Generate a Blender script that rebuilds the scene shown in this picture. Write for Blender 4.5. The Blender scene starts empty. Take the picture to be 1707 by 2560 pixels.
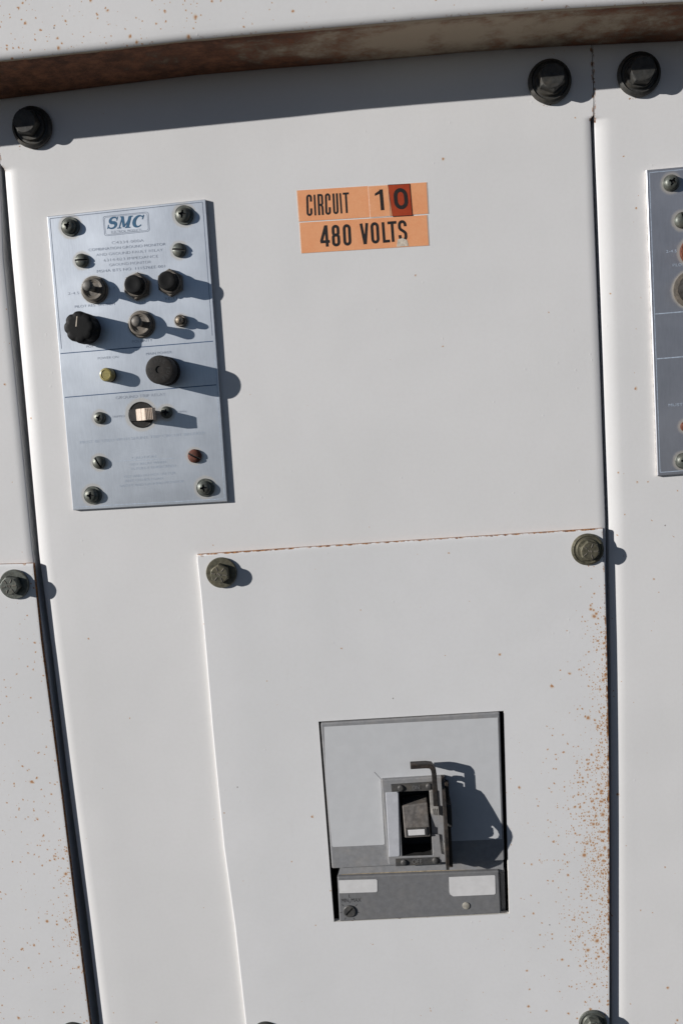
import bpy, bmesh, math, random
from mathutils import Vector, Matrix
random.seed(7)
S = bpy.context.scene
COL = S.collection
R = math.radians

# ------------------------------------------------------------------ camera, world, sun, exposure
D = 0.5                      # camera stands half a metre from the cabinet face (plane y = 0)
W0, H0, FPX = 1707.0, 2560.0, 2066.0
YAW, PITCH, ROLL = R(-3.2), R(-6.3), R(3.7)
def rotm():
    c, s = math.cos, math.sin
    Ry = Matrix(((c(YAW),0,s(YAW)),(0,1,0),(-s(YAW),0,c(YAW))))
    Rx = Matrix(((1,0,0),(0,c(PITCH),-s(PITCH)),(0,s(PITCH),c(PITCH))))
    Rz = Matrix(((c(ROLL),-s(ROLL),0),(s(ROLL),c(ROLL),0),(0,0,1)))
    return Ry @ Rx @ Rz
RM = rotm()
def w(v): return Vector((v[0], v[2], -v[1]))           # wall frame (x right, y down, z in) -> world
def P(u, v, y=0.0):
    """point of the cabinet at depth y (negative = towards the viewer)"""
    q = RM @ Vector(((u-W0/2)/FPX, (v-H0/2)/FPX, 1.0))
    t = (D + y) / q[2]
    return Vector((q[0]*t, y, -q[1]*t))
cam_d = bpy.data.cameras.new('camera'); cam = bpy.data.objects.new('camera', cam_d); COL.objects.link(cam)
right, down, fwd = w(RM @ Vector((1,0,0))), w(RM @ Vector((0,1,0))), w(RM @ Vector((0,0,1)))
cam.matrix_world = Matrix(((right[0], -down[0], -fwd[0], 0),
                           (right[1], -down[1], -fwd[1], -D),
                           (right[2], -down[2], -fwd[2], 0), (0,0,0,1)))
cam_d.sensor_fit = 'VERTICAL'; cam_d.sensor_height = 24.0; cam_d.lens = 24.0*FPX/H0
cam_d.clip_start = 0.01; cam_d.clip_end = 600.0
S.camera = cam

SUN = Vector((-2.0, -1.0, 0.6)).normalized()            # towards the sun
el = math.asin(SUN.z); az = math.atan2(SUN.x, SUN.y)
wd = bpy.data.worlds.new('World'); S.world = wd; wd.use_nodes = True
nt = wd.node_tree; nt.nodes.clear()
sky = nt.nodes.new('ShaderNodeTexSky'); sky.sky_type = 'NISHITA'; sky.sun_disc = False
sky.sun_elevation = el; sky.sun_rotation = az; sky.air_density = 0.5; sky.dust_density = 0.3; sky.ozone_density = 0.6; sky.altitude = 2200
bg = nt.nodes.new('ShaderNodeBackground'); bg.inputs['Strength'].default_value = 0.05
wo = nt.nodes.new('ShaderNodeOutputWorld')
nt.links.new(sky.outputs[0], bg.inputs[0]); nt.links.new(bg.outputs[0], wo.inputs[0])
sd = bpy.data.lights.new('sun', 'SUN'); sd.energy = 5.0; sd.angle = R(0.5); sd.color = (1.0, 0.965, 0.932)
so = bpy.data.objects.new('sun', sd); COL.objects.link(so)
so.rotation_euler = SUN.to_track_quat('Z', 'Y').to_euler(); so.location = (-2, -1.5, 1)
S.view_settings.view_transform = 'Standard'; S.view_settings.look = 'None'
S.view_settings.exposure = 0.0; S.view_settings.gamma = 1.0; S.view_settings.use_curve_mapping = False
S.render.resolution_x = 682; S.render.resolution_y = 1024
MM = 0.001

# ------------------------------------------------------------------ materials
class NT:
    def __init__(s, name):
        s.m = bpy.data.materials.new(name); s.m.use_nodes = True; s.t = s.m.node_tree
        s.b = s.t.nodes['Principled BSDF']
    def n(s, typ, **kw):
        nd = s.t.nodes.new(typ)
        for k, v in kw.items():
            if k.startswith('i_'):
                key = k[2:]; key = int(key) if key.isdigit() else key.replace('_', ' ')
                nd.inputs[key].default_value = v
            else: setattr(nd, k, v)
        return nd
    def l(s, a, b): s.t.links.new(a, b)
    def math(s, op, a, b=None, c=None, clamp=False):
        nd = s.t.nodes.new('ShaderNodeMath'); nd.operation = op; nd.use_clamp = clamp
        for i, x in enumerate((a, b, c)):
            if x is None: continue
            if isinstance(x, (int, float)): nd.inputs[i].default_value = x
            else: s.l(x, nd.inputs[i])
        return nd.outputs[0]
    def mix(s, f, a, b):
        nd = s.t.nodes.new('ShaderNodeMix'); nd.data_type = 'RGBA'
        for sock, x in ((nd.inputs[0], f), (nd.inputs[6], a), (nd.inputs[7], b)):
            if isinstance(x, (int, float)): sock.default_value = x
            elif isinstance(x, tuple): sock.default_value = (*x[:3], 1)
            else: s.l(x, sock)
        return nd.outputs[2]
    def smooth(s, x, lo, hi):
        nd = s.t.nodes.new('ShaderNodeMapRange'); nd.interpolation_type = 'SMOOTHSTEP'
        s.l(x, nd.inputs[0]); nd.inputs[1].default_value = lo; nd.inputs[2].default_value = hi
        return nd.outputs[0]
    def pos(s): return s.n('ShaderNodeNewGeometry').outputs['Position']
    def xz(s, vec):
        a = s.n('ShaderNodeSeparateXYZ'); s.l(vec, a.inputs[0]); c = s.n('ShaderNodeCombineXYZ')
        s.l(a.outputs[0], c.inputs[0]); s.l(a.outputs[2], c.inputs[1]); return c
    def noise(s, scale, detail=3, rough=.5, vec=None, out=0):
        nd = s.n('ShaderNodeTexNoise', i_Scale=scale, i_Detail=detail, i_Roughness=rough)
        s.l(vec if vec is not None else s.pos(), nd.inputs['Vector']); return nd.outputs[out]
    def bump(s, h, strength, dist, prev=None):
        nd = s.n('ShaderNodeBump', i_Strength=strength, i_Distance=dist); s.l(h, nd.inputs['Height'])
        if prev is not None: s.l(prev, nd.inputs['Normal'])
        return nd.outputs[0]
    def fin(s, col=None, rough=None, metal=None, normal=None, spec=None):
        for k, x in (('Base Color', col), ('Roughness', rough), ('Metallic', metal), ('Normal', normal), ('Specular IOR Level', spec)):
            if x is None: continue
            if isinstance(x, (int, float)): s.b.inputs[k].default_value = x
            elif isinstance(x, tuple): s.b.inputs[k].default_value = (*x[:3], 1)
            else: s.l(x, s.b.inputs[k])
        return s.m

RUST_D, RUST_L = (0.10, 0.035, 0.012), (0.42, 0.19, 0.055)
def painted(name, base=(0.75, 0.745, 0.738), base2=None, spots=True):
    """white enamel on steel: orange peel, sags, rust pinpricks where the vertex attributes ask for them"""
    s = NT(name)
    big = s.noise(9, 3, .6)
    col = s.mix(s.smooth(big, .35, .7), base, base2 or (base[0]*.955, base[1]*.957, base[2]*.955))
    gr = s.noise(420, 2, .6)
    col = s.mix(s.math('MULTIPLY', s.smooth(gr, .3, .8), .07), col, (0.55, 0.53, 0.50))
    sc1 = s.n('ShaderNodeMapping'); s.l(s.pos(), sc1.inputs[0]); sc1.inputs['Rotation'].default_value = (0, .5, 0); sc1.inputs['Scale'].default_value = (1, 1, .16)
    scuff = s.math('MULTIPLY', s.smooth(s.noise(210, 4, .7, sc1.outputs[0]), .60, .80), s.smooth(s.noise(22, 3, .6), .48, .72))
    col = s.mix(s.math('MULTIPLY', scuff, .10), col, (0.42, 0.39, 0.35))
    ch = s.n('ShaderNodeTexVoronoi', voronoi_dimensions='2D', i_Scale=62); s.l(s.xz(s.pos()).outputs[0], ch.inputs['Vector'])
    chs = s.n('ShaderNodeSeparateColor'); s.l(ch.outputs['Color'], chs.inputs[0])
    chip = s.math('MULTIPLY', s.smooth(s.math('ADD', ch.outputs['Distance'], s.math('MULTIPLY', s.noise(1500, 2), .02)), .045, .03), s.math('LESS_THAN', chs.outputs[2], .006))
    col = s.mix(s.math('MULTIPLY', chip, .75), col, (0.14, 0.11, 0.09))
    if spots:
        at = s.n('ShaderNodeAttribute', attribute_name='rust').outputs['Fac']
        ae = s.n('ShaderNodeAttribute', attribute_name='edge').outputs['Fac']
        warp = s.n('ShaderNodeVectorMath', operation='SCALE'); s.l(s.noise(500, 1, .5, out=1), warp.inputs[0]); warp.inputs['Scale'].default_value = .0012
        wa = s.n('ShaderNodeVectorMath', operation='ADD'); s.l(s.pos(), wa.inputs[0]); s.l(warp.outputs[0], wa.inputs[1])
        wp = s.xz(wa.outputs[0])
        clump = s.smooth(s.noise(70, 2, .6), .36, .66)
        halo = core = None
        for sc, rmax, gain in ((190, .28, .6), (360, .36, 1.35), (640, .42, 1.6)):
            v = s.n('ShaderNodeTexVoronoi', voronoi_dimensions='2D', i_Scale=sc); s.l(wp.outputs[0], v.inputs['Vector'])
            sep = s.n('ShaderNodeSeparateColor'); s.l(v.outputs['Color'], sep.inputs[0])
            dens = s.math('MULTIPLY', s.math('MULTIPLY', at, gain), s.math('MULTIPLY_ADD', clump, .9, .25))
            keep = s.math('LESS_THAN', sep.outputs[0], dens)
            rr = s.math('MULTIPLY_ADD', s.math('POWER', sep.outputs[1], 2.0), rmax*.75, rmax*.22)
            d = s.math('DIVIDE', v.outputs['Distance'], rr)
            c_ = s.math('MULTIPLY', s.smooth(d, 1.0, .45), keep)
            h_ = s.math('MULTIPLY', s.smooth(d, 1.9, .7), keep)
            core = c_ if core is None else s.math('MAXIMUM', core, c_)
            halo = h_ if halo is None else s.math('MAXIMUM', halo, h_)
        col = s.mix(s.math('MULTIPLY', halo, .42), col, (0.58, 0.36, 0.15))
        col = s.mix(s.math('MULTIPLY', core, .8), col, (0.42, 0.17, 0.045))
        en = s.smooth(s.math('ADD', s.noise(260, 3, .7), s.math('MULTIPLY_ADD', ae, .9, -.9)), .30, .52)
        col = s.mix(en, col, s.mix(s.smooth(s.noise(700, 2), .35, .65), (0.13, 0.045, 0.015), (0.45, 0.22, 0.08)))
    h = s.noise(620, 2, .55)
    n1 = s.bump(h, .30, .00009)
    v2 = s.n('ShaderNodeTexVoronoi', voronoi_dimensions='2D', i_Scale=105); s.l(s.xz(s.pos()).outputs[0], v2.inputs['Vector'])
    sp = s.n('ShaderNodeSeparateColor'); s.l(v2.outputs['Color'], sp.inputs[0])
    nub = s.math('MULTIPLY', s.smooth(v2.outputs['Distance'], .085, .0), s.math('LESS_THAN', sp.outputs[0], s.math('MULTIPLY', s.smooth(s.noise(14, 2), .48, .75), .22)))
    n2 = s.bump(nub, .55, .00013, n1)
    n3 = s.bump(s.noise(16, 2, .5), .35, .0012, n2)
    return s.fin(col, .46, 0.0, n3, .42)
M = {}
M['paint'] = painted('white_enamel')
M['paint_cover'] = painted('white_enamel_cover', (0.738, 0.738, 0.738))
def rusty_edge(name, amt):
    s = NT(name); k = s.smooth(s.noise(330, 4, .7), .62-amt*.5, .80-amt*.5)
    c = s.mix(s.smooth(s.noise(800, 3), .35, .65), (0.10, 0.032, 0.012), (0.38, 0.17, 0.06))
    return s.fin(s.mix(k, (0.72, 0.70, 0.66), c), .7, 0, s.bump(s.noise(500, 3), .4, .0003))
M['edge_rust'] = rusty_edge('rusted_sheet_edge', .75)
M['edge_white'] = rusty_edge('chipped_sheet_edge', .12)
def rail_mat():
    s = NT('rusted_channel')
    g = s.n('ShaderNodeNewGeometry'); x = s.n('ShaderNodeSeparateXYZ'); s.l(g.outputs['Position'], x.inputs[0])
    at = s.n('ShaderNodeAttribute', attribute_name='rust').outputs['Fac']
    st = s.n('ShaderNodeMapping'); s.l(g.outputs['Position'], st.inputs[0]); st.inputs['Scale'].default_value = (1, 1.25, 1.25)
    n = s.noise(60, 6, .72, st.outputs[0])
    k = s.smooth(s.math('ADD', n, s.math('MULTIPLY_ADD', at, 1.0, -.5)), .30, .68)
    dark = s.mix(s.smooth(s.noise(120, 5, .75, st.outputs[0]), .30, .75), (0.085, 0.036, 0.02), (0.29, 0.125, 0.065))
    c = s.mix(k, (0.52, 0.43, 0.32), dark)
    return s.fin(c, .72, 0, s.bump(s.noise(300, 5, .7), .7, .0007), .3)
M['rail_under'] = rail_mat()
def plain(name, col, rough=.5, metal=0.0, var=.25, vs=300, bump=.2, bd=.0002, spec=.5, dust=None):
    s = NT(name); k = s.smooth(s.noise(vs, 4, .65), .3, .72)
    a = tuple(min(1, c*(1+var)) for c in col); b = tuple(c*(1-var) for c in col)
    c = s.mix(k, b, a)
    if dust:
        c = s.mix(s.math('MULTIPLY', s.smooth(s.noise(vs*.4, 4, .7), .4, .75), dust[1]), c, dust[0])
    r = s.math('MULTIPLY_ADD', s.noise(vs*1.7, 2), .3, rough-.15, clamp=True)
    return s.fin(c, r, metal, s.bump(s.noise(vs*2, 3), bump, bd) if bump else None, spec)
def alu(name, col, rough):
    s = NT(name)
    mp = s.n('ShaderNodeMapping'); s.l(s.pos(), mp.inputs[0]); mp.inputs['Scale'].default_value = (1.0, 1, .12)
    streak = s.noise(1500, 2, .6, mp.outputs[0]); cloud = s.noise(32, 4, .6)
    c = s.mix(s.smooth(cloud, .3, .72), tuple(x*.93 for x in col), tuple(min(1, x*1.05) for x in col))
    c = s.mix(s.math('MULTIPLY', s.smooth(streak, .3, .75), .25), c, tuple(min(1, x*1.25) for x in col))
    c = s.mix(s.math('MULTIPLY', s.smooth(s.noise(900, 3, .7), .6, .8), .18), c, (.32, .27, .2))
    ag = s.n('ShaderNodeAttribute', attribute_name='grime').outputs['Fac']
    gm = s.math('MULTIPLY', s.smooth(s.math('ADD', ag, s.math('MULTIPLY_ADD', s.noise(300, 4, .7), .5, -.25)), .25, .75), .5)
    c = s.mix(gm, c, (.50, .45, .36))
    r = s.math('MULTIPLY_ADD', cloud, .10, rough-.05)
    s.b.inputs['Anisotropic'].default_value = .4
    return s.fin(c, r, s.math('MULTIPLY_ADD', gm, -.7, .75), s.bump(streak, .12, .00006), .5)
M['alu'] = alu('brushed_aluminium', (0.57, 0.61, 0.66), .42)
M['alu_dark'] = alu('dark_aluminium', (0.40, 0.41, 0.445), .42)  # darker base tone for the right hand plate
M['alu_edge'] = plain('aluminium_edge', (.55, .52, .5), .45, .4)
M['zinc'] = plain('zinc_steel', (0.125, 0.135, 0.12), .48, .5, .3, 500, .25, .0002, dust=((.28, .24, .17), .25))
M['yzinc'] = plain('yellow_zinc_steel', (0.135, 0.128, 0.092), .46, .5, .35, 400, .35, .0003, dust=((.30, .25, .16), .35))
M['zinc_dk'] = plain('dark_weathered_bolt', (0.048, 0.048, 0.045), .55, .25, .3, 400, .3, .0003, dust=((.16, .13, .09), .3))
M['lever'] = plain('dull_lever', (0.13, 0.125, 0.115), .55, .2, .2, 600, .1, .0001, dust=((.26,.21,.16),.3))
M['nickel'] = plain('dull_nickel', (0.155, 0.14, 0.12), .56, .12, .25, 600, .2, .0001, dust=((.30, .24, .18), .35))
M['screw_dk'] = plain('recess_shadow_grime', (0.02, 0.02, 0.018), .8, 0, .2, 500, 0)
M['rust_screw'] = plain('rusted_screw', (0.115, 0.036, 0.02), .8, 0, .4, 700, .6, .0003)
M['black'] = plain('black_plastic', (0.010, 0.009, 0.009), .5, 0, .3, 400, .15, .0001, .3, dust=((.05, .04, .03), .2))
M['black_rub'] = plain('black_matte_rubber', (0.007, 0.007, 0.007), .6, 0, .3, 400, .1, .0001, .22)
M['fuse'] = plain('bakelite', (0.024, 0.022, 0.020), .6, 0, .25, 500, .15, .0001, .3, dust=((.075, .06, .05), .2))
M['lens'] = plain('yellowed_lens', (0.34, 0.29, 0.11), .35, 0, .2, 900, .1, .0001)
M['lens_clear'] = plain('cracked_clear_lens', (0.42, 0.35, 0.26), .4, .1, .5, 900, .5, .0004)
M['beige'] = plain('beige_plastic', (0.60, 0.50, 0.41), .5, 0, .12, 500, .1, .0001)
M['red_brown'] = plain('shadowed_bolt_side', (0.20, 0.12, 0.09), .6, 0, .2, 500, .1)
M['ink_blue'] = plain('blue_ink', (0.045, 0.135, 0.24), .5, .1, .15, 900, 0)
M['ink_dark'] = plain('faded_dark_ink', (0.17, 0.21, 0.28), .6, .0, .35, 900, 0)
M['ink_faint'] = plain('worn_engraving', (0.31, 0.345, 0.41), .6, .3, .4, 700, 0)
M['ink_line'] = plain('engraved_blue_line', (0.05, 0.10, 0.20), .6, .1, .2, 900, 0)
M['ink_pale'] = plain('pale_engraving', (0.50, 0.58, 0.68), .5, .2, .2, 700, 0)
M['ink_ghost'] = plain('almost_gone_print', (0.56, 0.63, 0.72), .45, .5, .12, 700, 0)
M['grime'] = plain('dull_cream_metal', (0.36, 0.34, 0.29), .6, .1, .2, 600, 0)
def sticker_mat(name, col, fade):
    s = NT(name)
    c = s.mix(s.smooth(s.noise(60, 5, .7), .3, .7), col, fade)
    c = s.mix(s.math('MULTIPLY', s.smooth(s.noise(1400, 2, .6), .5, .75), .3), c, tuple(min(1, x*1.25) for x in fade))
    return s.fin(c, .5, 0, s.bump(s.noise(420, 3), .25, .0001), .35)
M['orange'] = sticker_mat('faded_orange_vinyl', (0.80, 0.335, 0.155), (0.84, 0.40, 0.20))
M['orange2'] = sticker_mat('faded_orange_tile', (0.80, 0.36, 0.17), (0.86, 0.43, 0.23))
M['redtile'] = sticker_mat('red_brown_vinyl', (0.34, 0.040, 0.013), (0.42, 0.065, 0.02))
M['sticker_rim'] = plain('bleached_sticker_rim', (0.80, 0.66, 0.56), .5, 0, .1, 700, 0)
M['ink_black'] = plain('black_sticker_ink', (0.017, 0.013, 0.012), .55, 0, .2, 700, 0)
M['tear'] = plain('torn_paper', (0.62, 0.54, 0.44), .7, 0, .25, 500, .3)
M['brk'] = plain('grey_breaker_case', (0.25, 0.253, 0.26), .55, 0, .10, 260, .25, .0002, dust=((.36, .32, .27), .3))
M['brk_dk'] = plain('dark_grey_breaker_case', (0.175, 0.177, 0.182), .55, 0, .10, 260, .25, .0002, dust=((.24, .22, .19), .18))
M['brk_lt'] = plain('pale_grey_strip', (0.50, 0.51, 0.54), .5, 0, .06, 200, .1, .0001)
M['brk_label'] = plain('faded_silver_label', (0.56, 0.57, 0.58), .5, 0, .025, 160, .12, .0001)
M['brk_white'] = plain('bleached_paper_label', (0.66, 0.655, 0.65), .6, 0, .05, 200, .15, .0001)
M['brk_bar'] = plain('charcoal_bar', (0.06, 0.06, 0.06), .5, 0, .3, 400, .2, .0001, dust=((.2, .17, .13), .3))
M['steel_dk'] = plain('blackened_steel', (0.035, 0.032, 0.030), .5, .3, .35, 400, .3, .0003, dust=((.18, .12, .08), .35))
M['steel_lt'] = plain('bright_steel', (0.50, 0.48, 0.45), .4, .5, .2, 400, .2)
M['handle'] = plain('handle_plastic', (0.13, 0.12, 0.112), .6, 0, .3, 400, .4, .0003, dust=((.3, .24, .18), .35))
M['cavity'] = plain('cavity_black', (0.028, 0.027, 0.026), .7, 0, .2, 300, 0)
M['dust'] = plain('brown_dust', (0.36, 0.29, 0.19), .9, 0, .3, 500, .5, .0003)
M['flake'] = plain('rust_smear', (0.40, 0.26, 0.17), .8, 0, .3, 900, 0)
M['inside'] = plain('cabinet_interior', (0.04, 0.038, 0.036), .8, 0, .2, 100, 0)
M['ground'] = plain('dark_unseen_ground', (0.05, 0.048, 0.045), .95, 0, .25, 3, .6, .02)  # kept dark so the added ground bounces little light

# ------------------------------------------------------------------ mesh helpers
class MB:
    """collects faces given in world coordinates; build() stores them relative to the parent thing"""
    def __init__(s): s.v = []; s.f = []; s.mi = []; s.at = {}
    def vert(s, p, **at):
        s.v.append(Vector(p)); i = len(s.v)-1
        for k, x in at.items(): s.at.setdefault(k, {})[i] = x
        return i
    def face(s, idx, m=0): s.f.append(tuple(idx)); s.mi.append(m)
    def poly(s, pts, m=0):
        s.face([s.vert(p) for p in pts], m)
    def prism(s, pts, d, m=0, ms=None, bottom=True):
        """pts: loop seen from the front (clockwise on screen); front loop pts, back = pts + d"""
        n = len(pts); a = [s.vert(p) for p in pts]; b = [s.vert(Vector(p)+Vector(d)) for p in pts]
        s.face(a, m)
        if bottom: s.face(b[::-1], m)
        for i in range(n):
            j = (i+1) % n; s.face((a[j], a[i], b[i], b[j]), ms if ms is not None else m)
    def box(s, x0, x1, y0, y1, z0, z1, m=0):
        s.prism([(x0,y0,z1),(x1,y0,z1),(x1,y0,z0),(x0,y0,z0)], (0,y1-y0,0), m)
    def lathe(s, prof, n=32, c=(0,0,0), m=0, phase=0, wob=0, wn=8, cap=True):
        """prof: list of (radius, height) from base to tip; axis towards the viewer (-y)"""
        rings = []
        for r, h in prof:
            ring = []
            for k in range(n):
                a = 2*math.pi*k/n + phase
                rr = r*(1-wob*(.5-.5*math.cos(wn*a))**3) if wob else r
                ring.append(s.vert((c[0]+rr*math.cos(a), c[1]-h, c[2]+rr*math.sin(a))))
            rings.append(ring)
        for a, b in zip(rings, rings[1:]):
            for k in range(n):
                s.face((a[k], b[k], b[(k+1)%n], a[(k+1)%n]), m)
        if cap and prof[-1][0] > 1e-6: s.face(rings[-1][::-1], m)
    def build(s, name, mats, parent=None, origin=None, smooth=None):
        base = Vector(origin) if origin is not None else (wloc(parent) if parent else Vector())
        me = bpy.data.meshes.new(name)
        me.from_pydata([tuple(p-base) for p in s.v], [], s.f)
        for m in (mats if isinstance(mats, (list, tuple)) else [mats]): me.materials.append(M[m] if isinstance(m, str) else m)
        for p, k in zip(me.polygons, s.mi): p.material_index = k
        for k, dct in s.at.items():
            a = me.attributes.new(k, 'FLOAT', 'POINT')
            for i, x in dct.items(): a.data[i].value = x
        bm = bmesh.new(); bm.from_mesh(me); bmesh.ops.recalc_face_normals(bm, faces=bm.faces) ; bm.to_mesh(me); bm.free()
        if smooth:
            me.polygons.foreach_set('use_smooth', [True]*len(me.polygons)); me.set_sharp_from_angle(angle=R(smooth))
        o = bpy.data.objects.new(name, me); COL.objects.link(o)
        if parent: o.parent = parent
        o.location = base - (wloc(parent) if parent else Vector())
        return o
def wloc(o):
    v = Vector(o.location); p = o.parent
    while p: v += p.location; p = p.parent
    return v
def thing(name, label, cat, loc, group=None):
    o = bpy.data.objects.new(name, None); o.empty_display_size = .01; COL.objects.link(o); o.location = loc
    o['label'] = label; o['category'] = cat
    if group: o['group'] = group
    return o
def tag(o, label, cat, group=None):
    o['label'] = label; o['category'] = cat
    if group: o['group'] = group
    return o
def bevel(o, wd_, seg=2, ang=30):
    m = o.modifiers.new('bevel', 'BEVEL'); m.width = wd_; m.segments = seg; m.limit_method = 'ANGLE'; m.angle_limit = R(ang)
    return bake(o)
def bake(o):
    bpy.context.view_layer.update()
    dg = bpy.context.evaluated_depsgraph_get()
    me = bpy.data.meshes.new_from_object(o.evaluated_get(dg)); o.modifiers.clear(); o.data = me
    return o
def interp(tab, x):
    if x <= tab[0][0]:
        (a, b), (c, d) = tab[0], tab[1]
    elif x >= tab[-1][0]:
        (a, b), (c, d) = tab[-2], tab[-1]
    else:
        for (a, b), (c, d) in zip(tab, tab[1:]):
            if a <= x <= c: break
    return b + (d-b)*(x-a)/(c-a)
def clampi(tab, x): return interp(tab, min(max(x, tab[0][0]), tab[-1][0]))

_tc = {}
def text_mesh(txt, bold=0.0, shear=0.0, spacing=1.0):
    cu = bpy.data.curves.new('t', 'FONT'); cu.body = txt; cu.offset = bold; cu.shear = shear; cu.space_character = spacing
    cu.resolution_u = 4
    o = bpy.data.objects.new('t', cu); COL.objects.link(o); bpy.context.view_layer.update()
    me = bpy.data.meshes.new_from_object(o.evaluated_get(bpy.context.evaluated_depsgraph_get()))
    bpy.data.objects.remove(o)
    vs = [v.co.copy() for v in me.vertices]; fs = [tuple(p.vertices) for p in me.polygons]
    x0 = min(v.x for v in vs); x1 = max(v.x for v in vs); y0 = min(v.y for v in vs); y1 = max(v.y for v in vs)
    return [((v.x-x0)/(x1-x0), (v.y-y0)/(y1-y0)) for v in vs], fs, (x1-x0)/(y1-y0)
def put_text(mb, txt, quad, y, bold=0.0, shear=0, spacing=1, m=0):
    """quad: photo-plane corners TL TR BR BL"""
    vs, fs, _ = text_mesh(txt, bold, shear, spacing)
    tl, tr, br, bl = [P(*q, y) for q in quad]
    idx = []
    for a, b in vs:
        p = (tl*(1-a)+tr*a)*b + (bl*(1-a)+br*a)*(1-b); idx.append(mb.vert(p))
    for f in fs: mb.face([idx[i] for i in f], m)
def line_text(mb, txt, cx, cy, h, y, wpx=None, slope=-.085, bold=0.0, m=0, lean=.09):
    """one line centred at photo-plane (cx, cy), cap height h and width wpx"""
    vs, fs, asp = text_mesh(txt, bold)
    wpx = wpx or asp*h
    hw, hh = wpx/2, h/2
    q = [(cx-hw-lean*hh, cy-hh-slope*hw), (cx+hw-lean*hh, cy-hh+slope*hw), (cx+hw+lean*hh, cy+hh+slope*hw), (cx-hw+lean*hh, cy+hh-slope*hw)]
    q = [(a, b+ (0)) for a, b in q]
    tl, tr, br, bl = [P(*k, y) for k in q]
    idx = [mb.vert((tl*(1-a)+tr*a)*b + (bl*(1-a)+br*a)*(1-b)) for a, b in vs]
    for f in fs: mb.face([idx[i] for i in f], m)
def strip(mb, a, b, wpx, y, m=0):
    a = Vector(a).to_3d(); b = Vector(b).to_3d(); d = (b-a).normalized(); n = Vector((-d.y, d.x, 0))*wpx/2
    mb.poly([P(*(a-n).xy, y), P(*(b-n).xy, y), P(*(b+n).xy, y), P(*(a+n).xy, y)], m)

# ------------------------------------------------------------------ ground and cabinet interior
g = MB(); g.poly([(-300,-300,-1.35),(300,-300,-1.35),(300,300,-1.35),(-300,300,-1.35)])  # unseen ground plane, added for the light it bounces up
go = g.build('ground', 'ground'); go['kind'] = 'structure'

# photo-plane lines of the seams: row v -> column u
SEAM_L_panel_right = [(60,-28),(415,0),(640,8),(1000,44),(1380,81),(1640,118),(2300,196),(2560,229),(2660,241)]
SEAM_L_gap_right   = [(60,-26),(412,2),(418,9),(640,27),(1000,61),(1396,97),(1640,130),(1960,169),(2300,216),(2560,247),(2660,260)]
SEAM_R_panel_right = [(60,1475.5),(122,1477.5),(202,1481),(253,1482.5),(288,1482),(296,1476),(423,1481),(498,1483.4),(900,1499),(1300,1513),(1700,1518),(2200,1520),(2660,1522)]
SEAM_R_gap_right   = [(60,1477.5),(122,1479.5),(202,1483),(253,1485),(290,1485),(296,1486),(406,1489),(498,1493.5),(900,1508),(1300,1522),(1700,1527.5),(2200,1529),(2660,1531)]
cabinet = thing('electrical_cabinet', 'white steel electrical cabinet with rust specks, filling the whole picture', 'cabinet', P(850, 2660))
def rows(v0, v1, extra=(), step=28):
    r = []; v = v0
    while v < v1: r.append(v); v += step
    r.append(v1); r += list(extra); return sorted(set(r))
ROLL_S = [0, .12, .35, .75, 1.3, 2.1, 3.1, 4.2, 5.6, 7.2, 9.0]
def rollf(s_, a, b):
    s_ = min(s_, a); return b*((a-s_)/a)**2 + (1-min(s_/.3, 1))**2*.16
def make_panel(name, label, lt, rt, notch_l, notch_r, skip=None, rust=None, aL=9.0, bL=1.9, aR=4.5, bR=.75):
    mb = MB(); grid = []
    extra = [notch_l-6, notch_l, notch_l+5, notch_l+10, notch_r-6, notch_r, notch_r+5, notch_r+10, 296, 288, 253]
    rs = rows(70, 2680, [e for e in extra if 70 < e < 2680])
    for v in rs:
        uL, uR = interp(lt, v), interp(rt, v)
        pl, pr = P(uL, v), P(uR, v); wmm = (pr.x-pl.x)*1000
        kl = min(max((v-notch_l)/10, 0), 1); kr = min(max((v-notch_r)/10, 0), 1)
        xs = [('L', s_) for s_ in ROLL_S] + [('M', k/24) for k in range(1, 24)] + [('R', s_) for s_ in ROLL_S[::-1]]
        row = []
        row.append(mb.vert(pl + Vector((0.0004, 0.022, 0)), rust=0, edge=.2))
        for t, s_ in xs:
            d = s_ if t == 'L' else (wmm-s_ if t == 'R' else 9 + (wmm-18)*s_)
            f = d/wmm; p = pl.lerp(pr, f)
            yy = max(kl*rollf(d, aL, bL), kr*rollf(wmm-d, aR, bR))*MM
            em = 0.0
            dn = d if d < wmm/2 else wmm-d
            vn = notch_l if d < wmm/2 else notch_r
            if dn < 1.2 and v < vn+12: em = .85
            elif dn < .3: em = .4
            row.append(mb.vert((p.x, yy, p.z), rust=rust(v, d, wmm-d) if rust else .006, edge=em))
        row.append(mb.vert(pr + Vector((-0.0004, 0.022, 0)), rust=0, edge=.2))
        grid.append(row)
    for j in range(len(grid)-1):
        for i in range(len(grid[0])-1):
            q = (grid[j][i], grid[j][i+1], grid[j+1][i+1], grid[j+1][i])
            c = sum((mb.v[k] for k in q), Vector())/4
            if skip and skip[0] < c.x < skip[1] and skip[2] < c.z < skip[3]: continue
            mb.face(q)
    o = mb.build(name, 'paint', cabinet, smooth=40, origin=P(interp(lt, 1400)*.5+interp(rt, 1400)*.5, 1400)); o['label'] = label
    return o
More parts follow.
